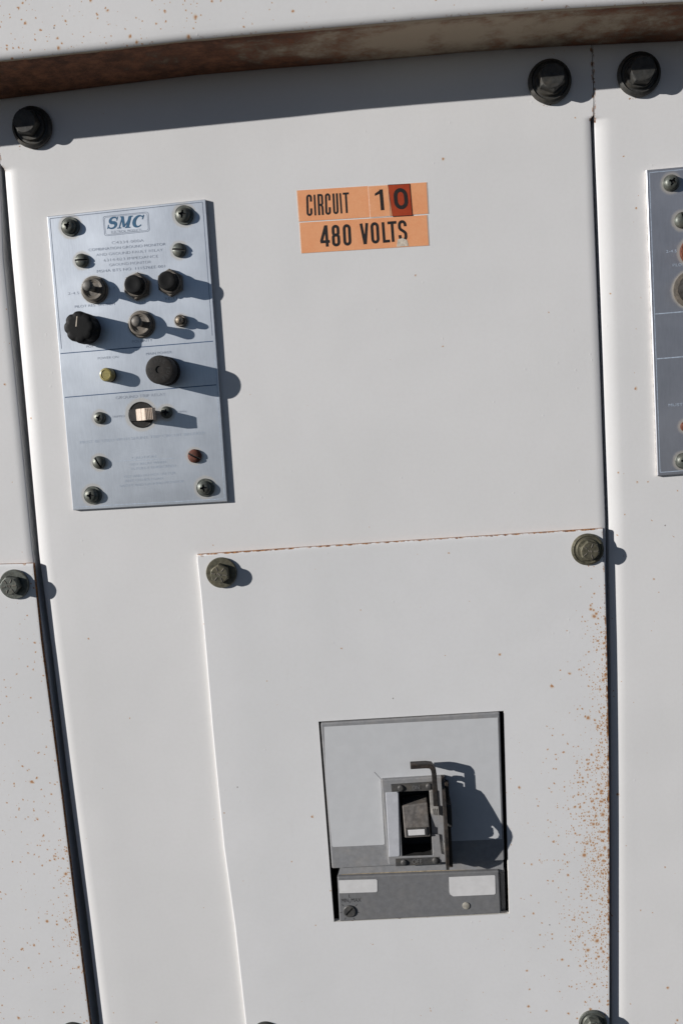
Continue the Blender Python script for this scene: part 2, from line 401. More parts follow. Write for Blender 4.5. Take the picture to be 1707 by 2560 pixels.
# opening of the breaker
HTL, HTR, HBR, HBL = (796,1804), (1259,1777), (1272.4,2284.6), (834.7,2304.8)
sk = (P(*HTL).x-.006, P(*HBR).x+.004, P(*HBR).z-.008, P(*HTR).z+.004)
p_left = make_panel('steel_panel', 'narrow strip of white steel panel left of the left seam', [(60,-420),(2660,-190)], SEAM_L_panel_right, 415, 415,
    rust=lambda v, l, r: .006)
p_mid = make_panel('steel_panel', 'white steel panel in the middle that carries the orange circuit stickers', SEAM_L_gap_right, SEAM_R_panel_right, 415, 290, skip=sk,
    rust=lambda v, l, r: .0004)
p_right = make_panel('steel_panel', 'white steel panel right of the right seam with a dark grey plate on it', SEAM_R_gap_right, [(60,2050),(2660,1985)], 290, 290,
    rust=lambda v, l, r: .004)
mb = MB(); mb.box(-.45, .45, .05, .055, -.5, .45); mb.build('back_wall', 'inside', cabinet)

# ------------------------------------------------------------------ canopy rail across the top
PR = .046
LIP = [(-60,157.5),(0,151),(274,122),(466,100),(660,82),(860,65),(1178,37),(1397,21),(1707,3),(1780,0)]
MEET = [(-60,257),(0,250),(274,215.6),(494,189),(680,173),(860,159),(1178,131),(1397,117.5),(1707,104),(1780,101)]
mb = MB(); grid = []
us = [-1700, -1300, -900, -600, -400, -250, -150] + [-60 + k*23 for k in range(81)] + [1900, 2100, 2400]
for u in us:
    lp = P(u, interp(LIP, u), -PR); mt = P(u, interp(MEET, u), 0)
    # photo columns of lip and meeting line differ in world x: use lip x for the whole section
    uu = u
    for _ in range(6): uu += (lp.x - P(uu, interp(MEET, uu), 0).x)*4000
    zm = P(uu, interp(MEET, uu), 0).z
    zl = lp.z
    sec = [(-PR, zl+.075), (-PR, zl+.05), (-PR, zl+.03), (-PR, zl+.008), (-PR, zl+.0042), (-PR+.0002, zl+.0026), (-PR+.0008, zl+.0014), (-PR+.0018, zl+.0006), (-PR+.0034, zl),
           (-PR+.008, zl+.0002), (-PR+.013, zl+.0006), (-PR+.018, zl+.0003), (-PR*.5, zl*.5+zm*.5-.0006), (-PR*.3, zl*.3+zm*.7-.0005), (-.0045, zm-.0004), (-.002, zm), (.004, zm+.001)]
    row = []
    rr = clampi([(-60,.85),(500,.75),(800,.45),(1000,.2),(1300,.28),(1707,.55)], u)
    for k, (y, z) in enumerate(sec):
        if k >= 8:
            dd = {8:.95, 9:.7, 10:.35, 11:.35, 12:.5, 13:.62, 14:.8, 15:1, 16:1}[k]
            a = rr*.75 + dd*.3
            row.append(mb.vert((lp.x, y, z), rust=a, edge=0))
        else:
            a = clampi([(-60,.07),(300,.07),(700,.04),(1000,.012),(1707,.004)], u)
            row.append(mb.vert((lp.x, y, z), rust=a, edge=.72 if k in (6, 7) else (.4 if k == 5 else 0)))
    grid.append(row)
for a, b in zip(grid, grid[1:]):
    for k in range(len(a)-1): mb.face((a[k], b[k], b[k+1], a[k+1]), 1 if k >= 7 else 0)
cano = mb.build('canopy', ['paint', 'rail_under'], cabinet, smooth=50, origin=P(850, 159)); cano['label'] = 'rust speckled channel overhanging the panels along the top'
mb = MB(); mb.box(-.70, .40, -PR+.0005, .05, .262+.02, .262+.024); mb.build('top_flange', 'paint', cano)

# ------------------------------------------------------------------ cover plates
CT = -.003
def cover(name, label, rowdefs, nh, rustf, parent_loc, hole=None):
    """rowdefs: list of 'key rows', each a list of photo-plane points with equal count; nh: subdivisions per column span / row span"""
    mb = MB(); G = []
    ncol = len(rowdefs[0])
    for r in range(len(rowdefs)-1):
        n = nh[1][r]
        for k in range(n + (1 if r == len(rowdefs)-2 else 0)):
            t = k/n; line = []
            for c in range(ncol-1):
                m_ = nh[0][c]
                for i in range(m_ + (1 if c == ncol-2 else 0)):
                    s_ = i/m_
                    a = Vector(rowdefs[r][c]).lerp(Vector(rowdefs[r][c+1]), s_); b = Vector(rowdefs[r+1][c]).lerp(Vector(rowdefs[r+1][c+1]), s_)
                    line.append(a.lerp(b, t))
            G.append(line)
    nj, ni = len(G), len(G[0]); idx = []
    for j in range(nj):
        rowi = []
        for i in range(ni):
            q = G[j][i]; p = P(q.x, q.y, CT)
            dl = (p.x-P(*G[j][0], CT).x)*1000; dr = (P(*G[j][-1], CT).x-p.x)*1000; dt = (P(*G[0][i], CT).z-p.z)*1000
            ru, ed = rustf(q.y, dl, dr, dt)
            y = p.y
            if min(dl, dt) < .01: y += .0005
            elif min(dl, dt) < .65: y += .00012
            elif dr < .01: y += .00006
            rowi.append(mb.vert((p.x, y, p.z), rust=ru, edge=ed))
        idx.append(rowi)
    hj = (sum(nh[1][:1]), sum(nh[1][:2])) if hole else None
    hi = (hole and (sum(nh[0][:hole[0]]), sum(nh[0][:hole[0]+1])))
    for j in range(nj-1):
        for i in range(ni-1):
            if hole and hole[1][0] <= j < hole[1][1] and hi[0] <= i < hi[1]: continue
            mb.face((idx[j][i], idx[j][i+1], idx[j+1][i+1], idx[j+1][i]))
    def wall(a, b, depth, m):
        va, vb = mb.v[a], mb.v[b]
        c = mb.vert((vb.x, depth, vb.z), rust=0, edge=.4); d = mb.vert((va.x, depth, va.z), rust=0, edge=.4); mb.face((a, b, c, d), m)
    for i in range(ni-1): wall(idx[0][i], idx[0][i+1], .0002, 1); wall(idx[-1][i], idx[-1][i+1], .0002, 2)
    for j in range(nj-1): wall(idx[j][0], idx[j+1][0], .0002, 2); wall(idx[j][-1], idx[j+1][-1], .0002, 1)
    if hole:
        j0, j1 = hole[1]
        for j in range(j0, j1): wall(idx[j][hi[0]], idx[j+1][hi[0]], .0005, 2); wall(idx[j][hi[1]], idx[j+1][hi[1]], .0005, 2)
        for i in range(hi[0], hi[1]): wall(idx[j0][i], idx[j0][i+1], .0005, 2); wall(idx[j1][i], idx[j1][i+1], .0005, 2)
    t = mb.build(name, ['paint_cover', 'edge_rust', 'edge_white'], cabinet, smooth=30, origin=parent_loc); t['label'] = label
    return t
LE = [(1387,492.5),(1600,512),(1851,533),(2134,561),(2300,585),(2560,614),(2660,626)]
RE = [(1321,1505.5),(1340,1508),(1480,1511.5),(1580,1515),(1729,1518),(1907,1521),(2086,1522),(2234,1522),(2320,1522),(2437,1522),(2660,1522)]
TOP = [(492.5,1386.5),(730,1370),(1000,1353.5),(1400,1328),(1505.5,1321)]
rowdefs = []
def row_at(vl, vr):
    """a row whose left end is at v = vl and right end at v = vr, columns: left, insets, hole left, hole right, insets, right"""
    uL, uR = interp(LE, vl), interp(RE, vr)
    hv = (vl+vr)/2
    hL = clampi([(1804,796),(2304.8,834.7)], hv+10); hR = clampi([(1777,1259),(2284.6,1272.4)], hv-10)
    def at(u): return (u, vl+(vr-vl)*(u-uL)/(uR-uL))
    return [at(uL), at(uL+2.2), at(hL), at(hR), at(uR-75), at(uR-30), at(uR-8), at(uR-5.5), at(uR-2.2), at(uR)]
k0 = row_at(1386.5, 1321)
k0 = [(u, interp(TOP, u)) for u, v in k0]
keys = [k0, [(u, v+2.5) for u, v in k0], [(u, v+5.5) for u, v in k0], [(u, v+14) for u, v in k0]]
for f in (.2, .4, .6, .8): keys.append(row_at(1402+(1821-1402)*f, 1337+(1762.5-1337)*f))
ht = row_at(1821.8, 1761.9); ht[2] = HTL; ht[3] = HTR; keys.append(ht)
for f in (.2, .4, .6, .8):
    r_ = row_at(1821.8+(2316.6-1821.8)*f, 1761.9+(2272.5-1761.9)*f)
    r_[2] = tuple(Vector(HTL).lerp(Vector(HBL), f)); r_[3] = tuple(Vector(HTR).lerp(Vector(HBR), f)); keys.append(r_)
hb = row_at(2316.6, 2272.5); hb[2] = HBL; hb[3] = HBR; keys.append(hb)
for f in (.33, .66, 1): keys.append(row_at(2316.6+350*f, 2272.5+355*f))
rn = [1, 1, 1, 3, 3, 3, 3, 3] + [3]*5 + [3]*3
def rustc(v, dl, dr, dt):
    A = clampi([(1340,.02),(1480,.06),(1560,.34),(1700,.50),(1800,.36),(1880,.50),(1930,.85),(2050,1.1),(2200,.85),(2330,.7),(2420,.5),(2480,.18),(2560,.04)], v)
    wd_ = clampi([(1500,5.5),(1900,7.5),(2100,10),(2350,9)], v)
    ru = A*math.exp(-dr/wd_)*2.3 + (.035*math.exp(-dr/35) if v > 1850 else .0) + .001
    e = max(clampi([(0,.95),(.7,.86),(1.3,.3),(2.0,0)], dt), clampi([(0,.95),(1.1,.92),(1.7,.5),(2.6,.12),(4.0,0)], dr)*clampi([(1321,.8),(1500,.85),(1700,1),(2300,1),(2450,.5),(2600,.3)], v))
    if dt < 1.6 and dl < 4: e = max(e, .92)
    if dt < 3 and dr < 3: e = max(e, .62)
    return ru, e
j_hole0 = sum(rn[:8]); j_hole1 = sum(rn[:13])
cover_mid = cover('cover_plate', 'white cover plate with a breaker window and rust freckles down its right edge', keys,
    ([1, 6, 8, 4, 4, 3, 1, 1, 1], rn), rustc, P(1050, 2600), hole=(2, (j_hole0, j_hole1)))
# left cover
LR = [(1409,83),(1492,91),(1620,105),(1960,151),(2300,192),(2560,225),(2660,238)]
kl = []
for v in (1409, 1411.5, 1425, 1600, 1800, 2000, 2200, 2400, 2560, 2660):
    u = interp(LR, v); kl.append([(u-400, v+12), (u-75, v+2), (u-36, v+1), (u-26, v+1), (u-18, v), (u-8, v), (u-2, v), (u, v)])
def rustl(v, dl, dr, dt):
    A = clampi([(1500,.03),(1800,.05),(2050,.10),(2150,.5),(2350,.45),(2450,.12),(2560,.05)], v)
    ru = A*math.exp(-dr/7) + clampi([(1450,.008),(1700,.018),(2100,.04),(2500,.03)], v)
    e = clampi([(0,.40),(.5,.1),(1.0,0)], dr)*clampi([(1500,.3),(2100,.9),(2400,.6)], v)
    if dt < 3.0 and 3.5 < dr < 9: e = max(e, .88)
    return ru, e
cover_left = cover('cover_plate', 'white cover plate cut off by the left border with few rust pinpricks', kl,
    ([6, 5, 1, 1, 1, 2, 1], [1, 3, 5, 5, 5, 5, 5, 4, 3]), rustl, P(-60, 2600))

# ------------------------------------------------------------------ fasteners
def local(prof_list, name, mats, smooth=35):
    mb = MB()
    for kw in prof_list: mb.lathe(**kw)
    o = mb.build(name, mats, None, smooth=smooth); return o
def cut(o, boxes):
    """boolean boxes (x0,x1,y0,y1,z0,z1,rot) out of o"""
    for x0, x1, y0, y1, z0, z1, rot in boxes:
        mb = MB(); mb.box(x0, x1, y0, y1, z0, z1); c = mb.build('cutter', 'screw_dk')
        c.rotation_euler = (0, rot, 0)
        bo = o.modifiers.new('b', 'BOOLEAN'); bo.object = c; bo.operation = 'DIFFERENCE'; bo.solver = 'EXACT'
        try: bo.material_mode = 'TRANSFER'
        except Exception: pass
        bake(o); bpy.data.objects.remove(c)
    return o
PROTO = {}
def mesh_of(o):
    me = o.data; bpy.data.objects.remove(o); return me
def closed(prof): return [(1e-5, 0)] + prof + [(1e-5, prof[-1][1])]
def screw_mesh(kind, r, h, mat, washer=None):
    key = (kind, r, h, mat, washer)
    if key in PROTO: return PROTO[key]
    wh = 0
    prof = [(r*.98, 0), (r, h*.25), (r*.93, h*.55), (r*.75, h*.8), (r*.45, h*.95), (r*.2, h)]
    mb = MB(); mb.lathe(closed(prof), 32)
    o = mb.build('screw_head', [mat, 'screw_dk'], None, smooth=40)
    if kind == 'phillips':
        d = h*.45; l = r*.52; t = r*.13
        cut(o, [(-l, l, -h*1.3, -h+d, -t, t, 0), (-t, t, -h*1.3, -h+d, -l, l, 0), (-l*.55, l*.55, -h*1.3, -h+d*.8, -l*.3, l*.3, R(45)), (-l*.55, l*.55, -h*1.3, -h+d*.8, -l*.3, l*.3, R(-45))])
    else:
        cut(o, [(-r*1.2, r*1.2, -h*1.4, -h*.55, -r*.13, r*.13, 0)])
    me = mesh_of(o); me.set_sharp_from_angle(angle=R(40)); PROTO[key] = me; return me
def washer_mesh(r, h, mat, dome=False):
    key = ('w', r, h, mat, dome)
    if key not in PROTO:
        mb = MB()
        if dome: prof = [(r*.96, 0), (r, h*.3), (r*.97, h*.55), (r*.86, h*.75), (r*.80, h*.55), (r*.72, h*.6), (r*.66, h)]
        else: prof = [(r, 0), (r, h*.7), (r*.96, h), (r*.5, h*.98)]
        mb.lathe(closed(prof), 40); o = mb.build('w', mat, None, smooth=35); PROTO[key] = mesh_of(o)
    return PROTO[key]
def place(name, me, parent, pos, rot=0, scale=1):
    o = bpy.data.objects.new(name, me); COL.objects.link(o); o.parent = parent
    o.location = Vector(pos) - wloc(parent); o.rotation_euler = (0, rot, 0)
    return o
def screw(parent, u, v, y, kind, r, h, mat='zinc', washer=None, rot=0, label=None, tilt=(0, 0)):
    base = P(u, v, y)
    if washer:
        wm = place('washer', washer_mesh(washer[0], washer[1], mat), parent, base)
        hd = place('screw', screw_mesh(kind, r, h, mat), parent, base + Vector((tilt[0], -washer[1]*.9, tilt[1])), rot)
    else:
        hd = place('screw', screw_mesh(kind, r, h, mat), parent, base, rot)
    if label: hd['label'] = label
    return hd
def bolt(parent, u, v, y, r_w, r_h, h_w, h_h, mat, rot, marks=5, dome=False, mrot=0, off=(0, 0)):
    base = P(u, v, y)
    key = ('bolt', r_h, h_h, mat, marks)
    if key not in PROTO:
        mb = MB()
        mb.lathe([(1e-5, 0), (r_h*1.0, 0), (r_h*1.0, h_h*.82), (r_h*.90, h_h), (1e-5, h_h)], 6)
        mb2 = MB(); mb2.lathe(closed([(r_h*.86, h_h*.9), (r_h*.86, h_h*1.02), (r_h*.82, h_h*1.06)]), 32)
        off_ = len(mb.v); mb.v += mb2.v; mb.f += [tuple(i+off_ for i in f) for f in mb2.f]; mb.mi += mb2.mi
        for k in range(marks):
            a = 2*math.pi*k/marks + .3; ca, sa = math.cos(a), math.sin(a)
            r0, r1, t = r_h*.36, r_h*.76, r_h*.045
            pts = [(r0*ca-t*sa, r0*sa+t*ca), (r1*ca-t*sa, r1*sa+t*ca), (r1*ca+t*sa, r1*sa-t*ca), (r0*ca+t*sa, r0*sa-t*ca)]
            mb.prism([(x, -h_h*1.12, z) for x, z in pts], (0, h_h*.08, 0), 1)
        if marks:
            for k in range(3):
                mb.prism([(-r_h*.2+k*r_h*.14, -h_h*1.10, r_h*.1), (-r_h*.12+k*r_h*.14, -h_h*1.10, r_h*.1), (-r_h*.12+k*r_h*.14, -h_h*1.10, -r_h*.1), (-r_h*.2+k*r_h*.14, -h_h*1.10, -r_h*.1)], (0, h_h*.06, 0), 1)
        o = mb.build('bolt_head', [mat, 'nickel'], None)
        bm = o.modifiers.new('b', 'BEVEL'); bm.width = .00018; bm.segments = 2; bm.limit_method = 'ANGLE'; bm.angle_limit = R(30); bake(o)
        PROTO[key] = mesh_of(o)
    bm = bmesh.new(); bm.from_mesh(PROTO[key])
    bm.transform(Matrix.Translation(Vector((off[0], -h_w*(.85 if not dome else .7), off[1]))) @ Matrix.Rotation(rot, 4, 'Y'))
    bm.from_mesh(washer_mesh(r_w, h_w, mat, dome)); me = bpy.data.meshes.new('bolt'); bm.to_mesh(me); bm.free()
    me.materials.append(M[mat]); me.materials.append(M['nickel'])
    return place('bolt', me, parent, base)
# panel bolts in the shade of the canopy
bolt(p_mid, 84, 320, 0, .0120, .0076, .0045, .0062, 'zinc_dk', R(10), 0, True, off=(-.0012, .001))
bolt(p_mid, 1372, 206, 0, .0123, .0078, .0045, .0062, 'zinc_dk', R(24), 0, True)
bolt(p_right, 1594, 188, 0, .0122, .0078, .0045, .0062, 'zinc_dk', R(5), 0, True)
def smear(parent, u, v, n, sx, sy):
    for k in range(n):
        a = random.gauss(0, sx); b_ = random.gauss(0, sy); r_ = random.uniform(.8, 2.6); mb = MB(); m_ = random.randint(6, 9); ph = random.random()*6
        mb.prism([P(u+a+r_*(1+.6*math.sin(3*t+ph))*math.cos(t), v+b_+r_*.7*(1+.5*math.cos(2*t+ph))*math.sin(t), -.00004-k*.000002) for t in [2*math.pi*i/m_ for i in range(m_)]], (0, .00003, 0))
        mb.build('rust_flake', 'flake', parent)
smear(p_mid, 79, 369, 9, 13, 3); smear(p_mid, 1374, 258, 9, 12, 3); smear(p_right, 1583, 244, 5, 12, 3)
# cover bolts
yb = CT - .0001
bolt(cover_left, 38, 1460, yb, .0093, .0062, .0018, .0052, 'zinc', R(12), 6, off=(-.0006, 0))
bolt(cover_mid, 554.5, 1431, yb, .0095, .0062, .0018, .0050, 'yzinc', R(28), 6, off=(-.0002, 0))
bolt(cover_mid, 1467, 1373, yb, .0097, .0060, .0022, .0046, 'yzinc', R(20), 5, True, off=(.0002, -.0002))
bolt(cover_left, 184, 2586, yb, .0090, .0060, .0018, .0052, 'zinc_dk', R(12), 6)
bolt(cover_mid, 665, 2585, yb, .0090, .0060, .0018, .0052, 'zinc_dk', R(20), 6)
bolt(cover_mid, 1480, 2556, yb, .0090, .0060, .0022, .0048, 'zinc', R(2), 6, True)

# ------------------------------------------------------------------ ground fault monitor plates
PT = -.0023
def toggle(parent, u, v, y, tilt, hlen, label=None, mat='nickel'):
    b = P(u, v, y)
    mb = MB(); mb.lathe([(.0080, 0), (.0080, .0012), (.0076, .0018), (.0070, .0018)], 40, b, cap=False)
    mb.lathe([(.0070, .0018), (.0068, .0040), (.0060, .0046), (.0054, .0045), (.0050, .0039), (.0044, .0037), (.0040, .0030), (.0036, .0030)], 40, b, cap=True)
    o = mb.build('toggle_switch', mat, parent, origin=b, smooth=35)
    mb = MB(); n = 20; rings = []
    for k, (r, t) in enumerate([(.0017, 0), (.0019, .3), (.0024, .62), (.0030, .82), (.0031, .90), (.0026, .96), (.0014, .995), (.0001, 1)]):
        c = b + Vector((tilt[0]*t, -.002-hlen*t, tilt[1]*t)); rings.append([mb.vert((c.x+r*math.cos(2*math.pi*i/n), c.y, c.z+r*math.sin(2*math.pi*i/n))) for i in range(n)])
    for a, c in zip(rings, rings[1:]):
        for i in range(n): mb.face((a[i], c[i], c[(i+1)%n], a[(i+1)%n]))
    mb.build('lever', 'lever' if mat == 'nickel' else mat, o, smooth=60)
    return o
def push(parent, u, v, y, rn_, h, rot):
    b = P(u, v, y); mb = MB()
    mb.lathe([(rn_*1.0, 0), (rn_*1.0, .0026), (rn_*.93, .0032), (rn_*.80, .0032)], 6, b, phase=rot, cap=True)
    mb.lathe([(rn_*.80, .0030), (rn_*.80, .0045), (rn_*.76, .0050), (rn_*.70, .0048)], 36, b, cap=True)
    o = mb.build('push_button', 'nickel', parent, origin=b, smooth=35)
    mb = MB(); mb.lathe([(rn_*.66, .004), (rn_*.66, h-.001), (rn_*.60, h-.0002), (rn_*.5, h), (rn_*.3, h-.0003)], 36, b)
    mb.build('button_cap', 'black_rub', o, smooth=40)
    return o
def monitor(corners, label, face_mat, inks, items, lines, texts, group):
    loc = P((corners[3][0]+corners[2][0])/2, corners[2][1])
    th = thing('ground_monitor', label, 'control plate', loc, group)
    face_grid(th, corners, face_mat, 'alu_edge', items)
    return th
def face_grid(th, corners, face_mat, edge_mat, spots):
    tl, tr, br, bl = [P(*c, PT) for c in corners]; nx, nz = 72, 132; mb = MB()
    cs = [(P(u, v, PT), r_) for u, v, r_ in (spots or [])]
    tx = [0, .0035] + [k/nx for k in range(1, nx)] + [.9965, 1]; tz = [0, .002] + [k/nz for k in range(1, nz)] + [.998, 1]
    G = []
    for b_ in tz:
        row = []
        for a_ in tx:
            p = (tl*(1-a_)+tr*a_)*(1-b_) + (bl*(1-a_)+br*a_)*b_; gr = 0
            for c, r_ in cs:
                d = (p-c).length
                gr = max(gr, math.exp(-((max(d-r_, 0))/.0022)**2)*.85)
            if a_ in (0, 1) or b_ in (0, 1): p = p + Vector((0, .0003, 0))
            row.append(mb.vert(p, grime=gr))
        G.append(row)
    for j in range(len(tz)-1):
        for i in range(len(tx)-1): mb.face((G[j][i], G[j][i+1], G[j+1][i+1], G[j+1][i]))
    loop = G[0] + [r_[-1] for r_ in G[1:]] + G[-1][::-1][1:] + [r_[0] for r_ in G[::-1][1:-1]]
    lo = [mb.vert((mb.v[i].x, .0001, mb.v[i].z), grime=.3) for i in loop]; n = len(loop)
    for i in range(n):
        j = (i+1) % n; mb.face((loop[i], loop[j], lo[j], lo[i]), 1)
    return mb.build('face_plate', [face_mat, edge_mat], th)
PC = [(118,541),(514,498),(569,1254),(183,1276)]
mon = monitor(PC, 'brushed aluminium control plate with knobs, switches and a fuse holder on the middle panel', 'alu', None, [(177,567,.0056),(461,538,.0056),(233,1238,.0056),(514,1219,.0056),(206,652,.004),(449,626,.004),(249,1156,.004),(487,1140,.004),(251,1045,.0037),(417,1031,.0037),(238,725,.007),(355,811,.007),(345,717,.007),(428,708,.006),(454,803,.003),(354,1037,.0085)], None, None, 'aluminium control plates')
yf = PT - .00004; yt = PT - .00008
def mk(mat, fn, name, parent, label=None):
    mb = MB(); fn(mb); o = mb.build(name, mat, parent)
    if label: o['label'] = label
    return o
# screws
for u, v, rt in ((177,567,R(20)), (461,538,R(12)), (233,1238,R(5)), (514,1219,R(-3))):
    screw(mon, u, v, PT, 'phillips', .0043, .0030, 'zinc', (.0056, .0009), rt, tilt=(-.0004, 0))
screw(mon, 206, 652, PT, 'slotted', .0041, .0030, 'zinc', None, R(3))
screw(mon, 449, 626, PT, 'slotted', .0042, .0030, 'zinc', None, R(10))
screw(mon, 249, 1156, PT, 'slotted', .0040, .0030, 'zinc', None, R(62))
screw(mon, 487.5, 1140, PT, 'slotted', .0042, .0030, 'rust_screw', None, R(30), 'small rusted slotted screw')
screw(mon, 251, 1045, PT, 'phillips', .0037, .0026, 'zinc', None, R(20))
screw(mon, 417, 1031, PT, 'phillips', .0037, .0026, 'zinc', None, R(8))
toggle(mon, 238, 725, PT, (.0005, .0006), .0125)
toggle(mon, 355.5, 811, PT, (.0008, .0002), .0125)
push(mon, 345, 717, PT, .0081, .0100, R(20))
push(mon, 428, 708, PT, .0081, .0108, R(28))
# big knob
b = P(217, 823, PT); mb = MB()
mb.lathe([(.0088,0),(.0088,.004),(.0086,.0045)], 48, b)
mb.lathe([(.0093,.0035),(.0093,.0110),(.0089,.0124),(.0080,.0130),(.0060,.0131)], 96, b, wob=.085, wn=8)
kn = mb.build('control_knob', 'black_rub', mon, origin=b, smooth=35)
mb = MB(); mb.prism([b+Vector((x, -.01325, z)) for x, z in ((-.0006,.0060),(.0000,.0062),(-.0012,.0002),(-.0018,.0002))], (0, .0004, 0)); mb.build('pointer_line', 'tear', kn)
# small clear lamp with cracked lens
b = P(454, 803, PT); mb = MB(); mb.lathe([(.0036,0),(.0036,.0030),(.0032,.0036),(.0027,.0034),(.0024,.0026)], 28, b, wob=.03, wn=5)
lm = mb.build('pilot_lamp', 'nickel', mon, origin=b, smooth=35)
mb = MB(); mb.lathe([(.0022,.002),(.0021,.0058),(.0016,.0072),(.0006,.0078)], 14, b, wob=.06, wn=3); mb.build('lens', 'lens_clear', lm, smooth=20)
# power lamp
b = P(275, 938, PT); mb = MB(); mb.lathe([(.0042,0),(.0042,.0018),(.0036,.0024),(.0034,.0024)], 36, b)
lm = mb.build('pilot_lamp', 'black', mon, origin=b, smooth=35)
mb = MB(); mb.lathe([(.0041,.0016),(.0041,.0062),(.0036,.0074),(.0028,.0077),(.0026,.0074),(.001,.0074)], 36, b); mb.build('lens', 'lens', lm, smooth=35)
# fuse holder
b = P(416, 928, PT); mb = MB(); mb.lathe([(.0087,0),(.0087,.0030),(.0084,.0036)], 48, b)
fu = mb.build('fuse_holder', 'black', mon, origin=b, smooth=35)
mb = MB(); mb.lathe([(.0080,.0030),(.0083,.0060),(.0084,.0145),(.0080,.0158),(.0074,.0160),(.0022,.0160),(.0020,.0155),(.0001,.0155)], 60, b, wob=.006, wn=30)
fc = mb.build('fuse_cap', 'fuse', fu, smooth=35)
# rocker with a round opening
b = P(354, 1037, PT); mb = MB(); mb.lathe([(.0079,.0003),(.0076,.0006),(.0070,.0002)], 48, b)
rk = mb.build('slide_switch', 'fuse', mon, origin=b, smooth=30)
def rock():
    mb = MB()
    z0, z1 = b.z-.0035, b.z+.0035
    mb.box(b.x-.0072, b.x+.0012, PT-.0009, PT-.0005, z0, z1, 1)
    def blk(x0, x1, y0, y1, x2, x3, ins=0, m=0):
        # slanted block: base x0..x1 at y0, tip x2..x3 at y1
        v = [(x0,y0,z1-ins),(x1,y0,z1-ins),(x1,y0,z0+ins),(x0,y0,z0+ins)]; t = [(x2,y1,z1-ins),(x3,y1,z1-ins),(x3,y1,z0+ins),(x2,y1,z0+ins)]
        ia = [mb.vert(p) for p in v]; it = [mb.vert(p) for p in t]
        mb.face(it, m); mb.face(ia[::-1], m)
        for i in range(4): mb.face((ia[i], ia[(i+1)%4], it[(i+1)%4], it[i]), m)
    X = lambda u, d: P(u, 1037, PT-d).x
    blk(X(340,.001), X(366,.001), PT-.0005, PT-.0045, X(345,.0045), X(375,.0045), .0002)
    blk(X(343,.0045), X(388,.0045), PT-.0044, PT-.0072, X(353,.0072), X(389,.0072))
    blk(X(354,.0072), X(389,.0072), PT-.0070, PT-.0112, X(362,.0112), X(383,.0112))
    for k in range(5):
        x = X(364+k*4.2,.0114); mb.box(x, x+.0004, PT-.0117, PT-.0110, z0+.0002, z1-.0002, 0)
    return mb
rock().build('lever', ['beige', 'cavity'], rk)
# raised letters on fuse cap
mb = MB()
def ring_text(txt, a0, r_, size, m=0):
    for k, chh in enumerate(txt):
        vs, fs, asp = text_mesh(chh, .02)
        a = a0 - k*.42; c = Vector((b2.x + r_*math.cos(a), b2.y-.01605, b2.z + r_*math.sin(a)))
        ex = Vector((math.cos(a-math.pi/2), 0, math.sin(a-math.pi/2))); ey = Vector((math.cos(a), 0, math.sin(a)))
        ws = size*min(asp, 1)
        idx = [mb.vert(c + ex*(p[0]-.5)*ws + ey*(p[1]-.5)*size) for p in vs]
        for f in fs: mb.face([idx[i] for i in f], m)
b2 = P(416, 928, PT)
ring_text('FUSE', math.pi/2+.6, .0055, .0022); ring_text('FUSE', -math.pi/6+.2+.4, .0055, .0022); ring_text('FUSE', math.pi*7/6+.6, .0055, .0022)
mb.build('lettering', 'cavity', fc)
# printed frame and divider lines
def border(mb, ins=7):
    c = [(PC[0][0]+ins+.5, PC[0][1]+ins-1.5), (PC[1][0]-ins-.5, PC[1][1]+ins), (PC[2][0]-ins-1, PC[2][1]-ins), (PC[3][0]+ins, PC[3][1]-ins)]
    strip(mb, c[0], c[1], 1.6, yf); 
    for a, d in ((0,3),(1,2)):
        q = Vector(c[a]).lerp(Vector(c[d]), .45); strip(mb, c[a], q, 1.4, yf)
mk('ink_dark', border, 'border_line', mon)
mk('ink_pale', lambda mb: (strip(mb, (537,880), (562,1246), 1.6, yf), strip(mb, (188,1268), (560,1247), 1.4, yf)), 'border_line', mon)
def dividers(mb):
    strip(mb, (152,884), (533,853), 2.2, yf); strip(mb, (163,993.5), (541,962), 2.2, yf)
mk('ink_line', dividers, 'divider_line', mon)
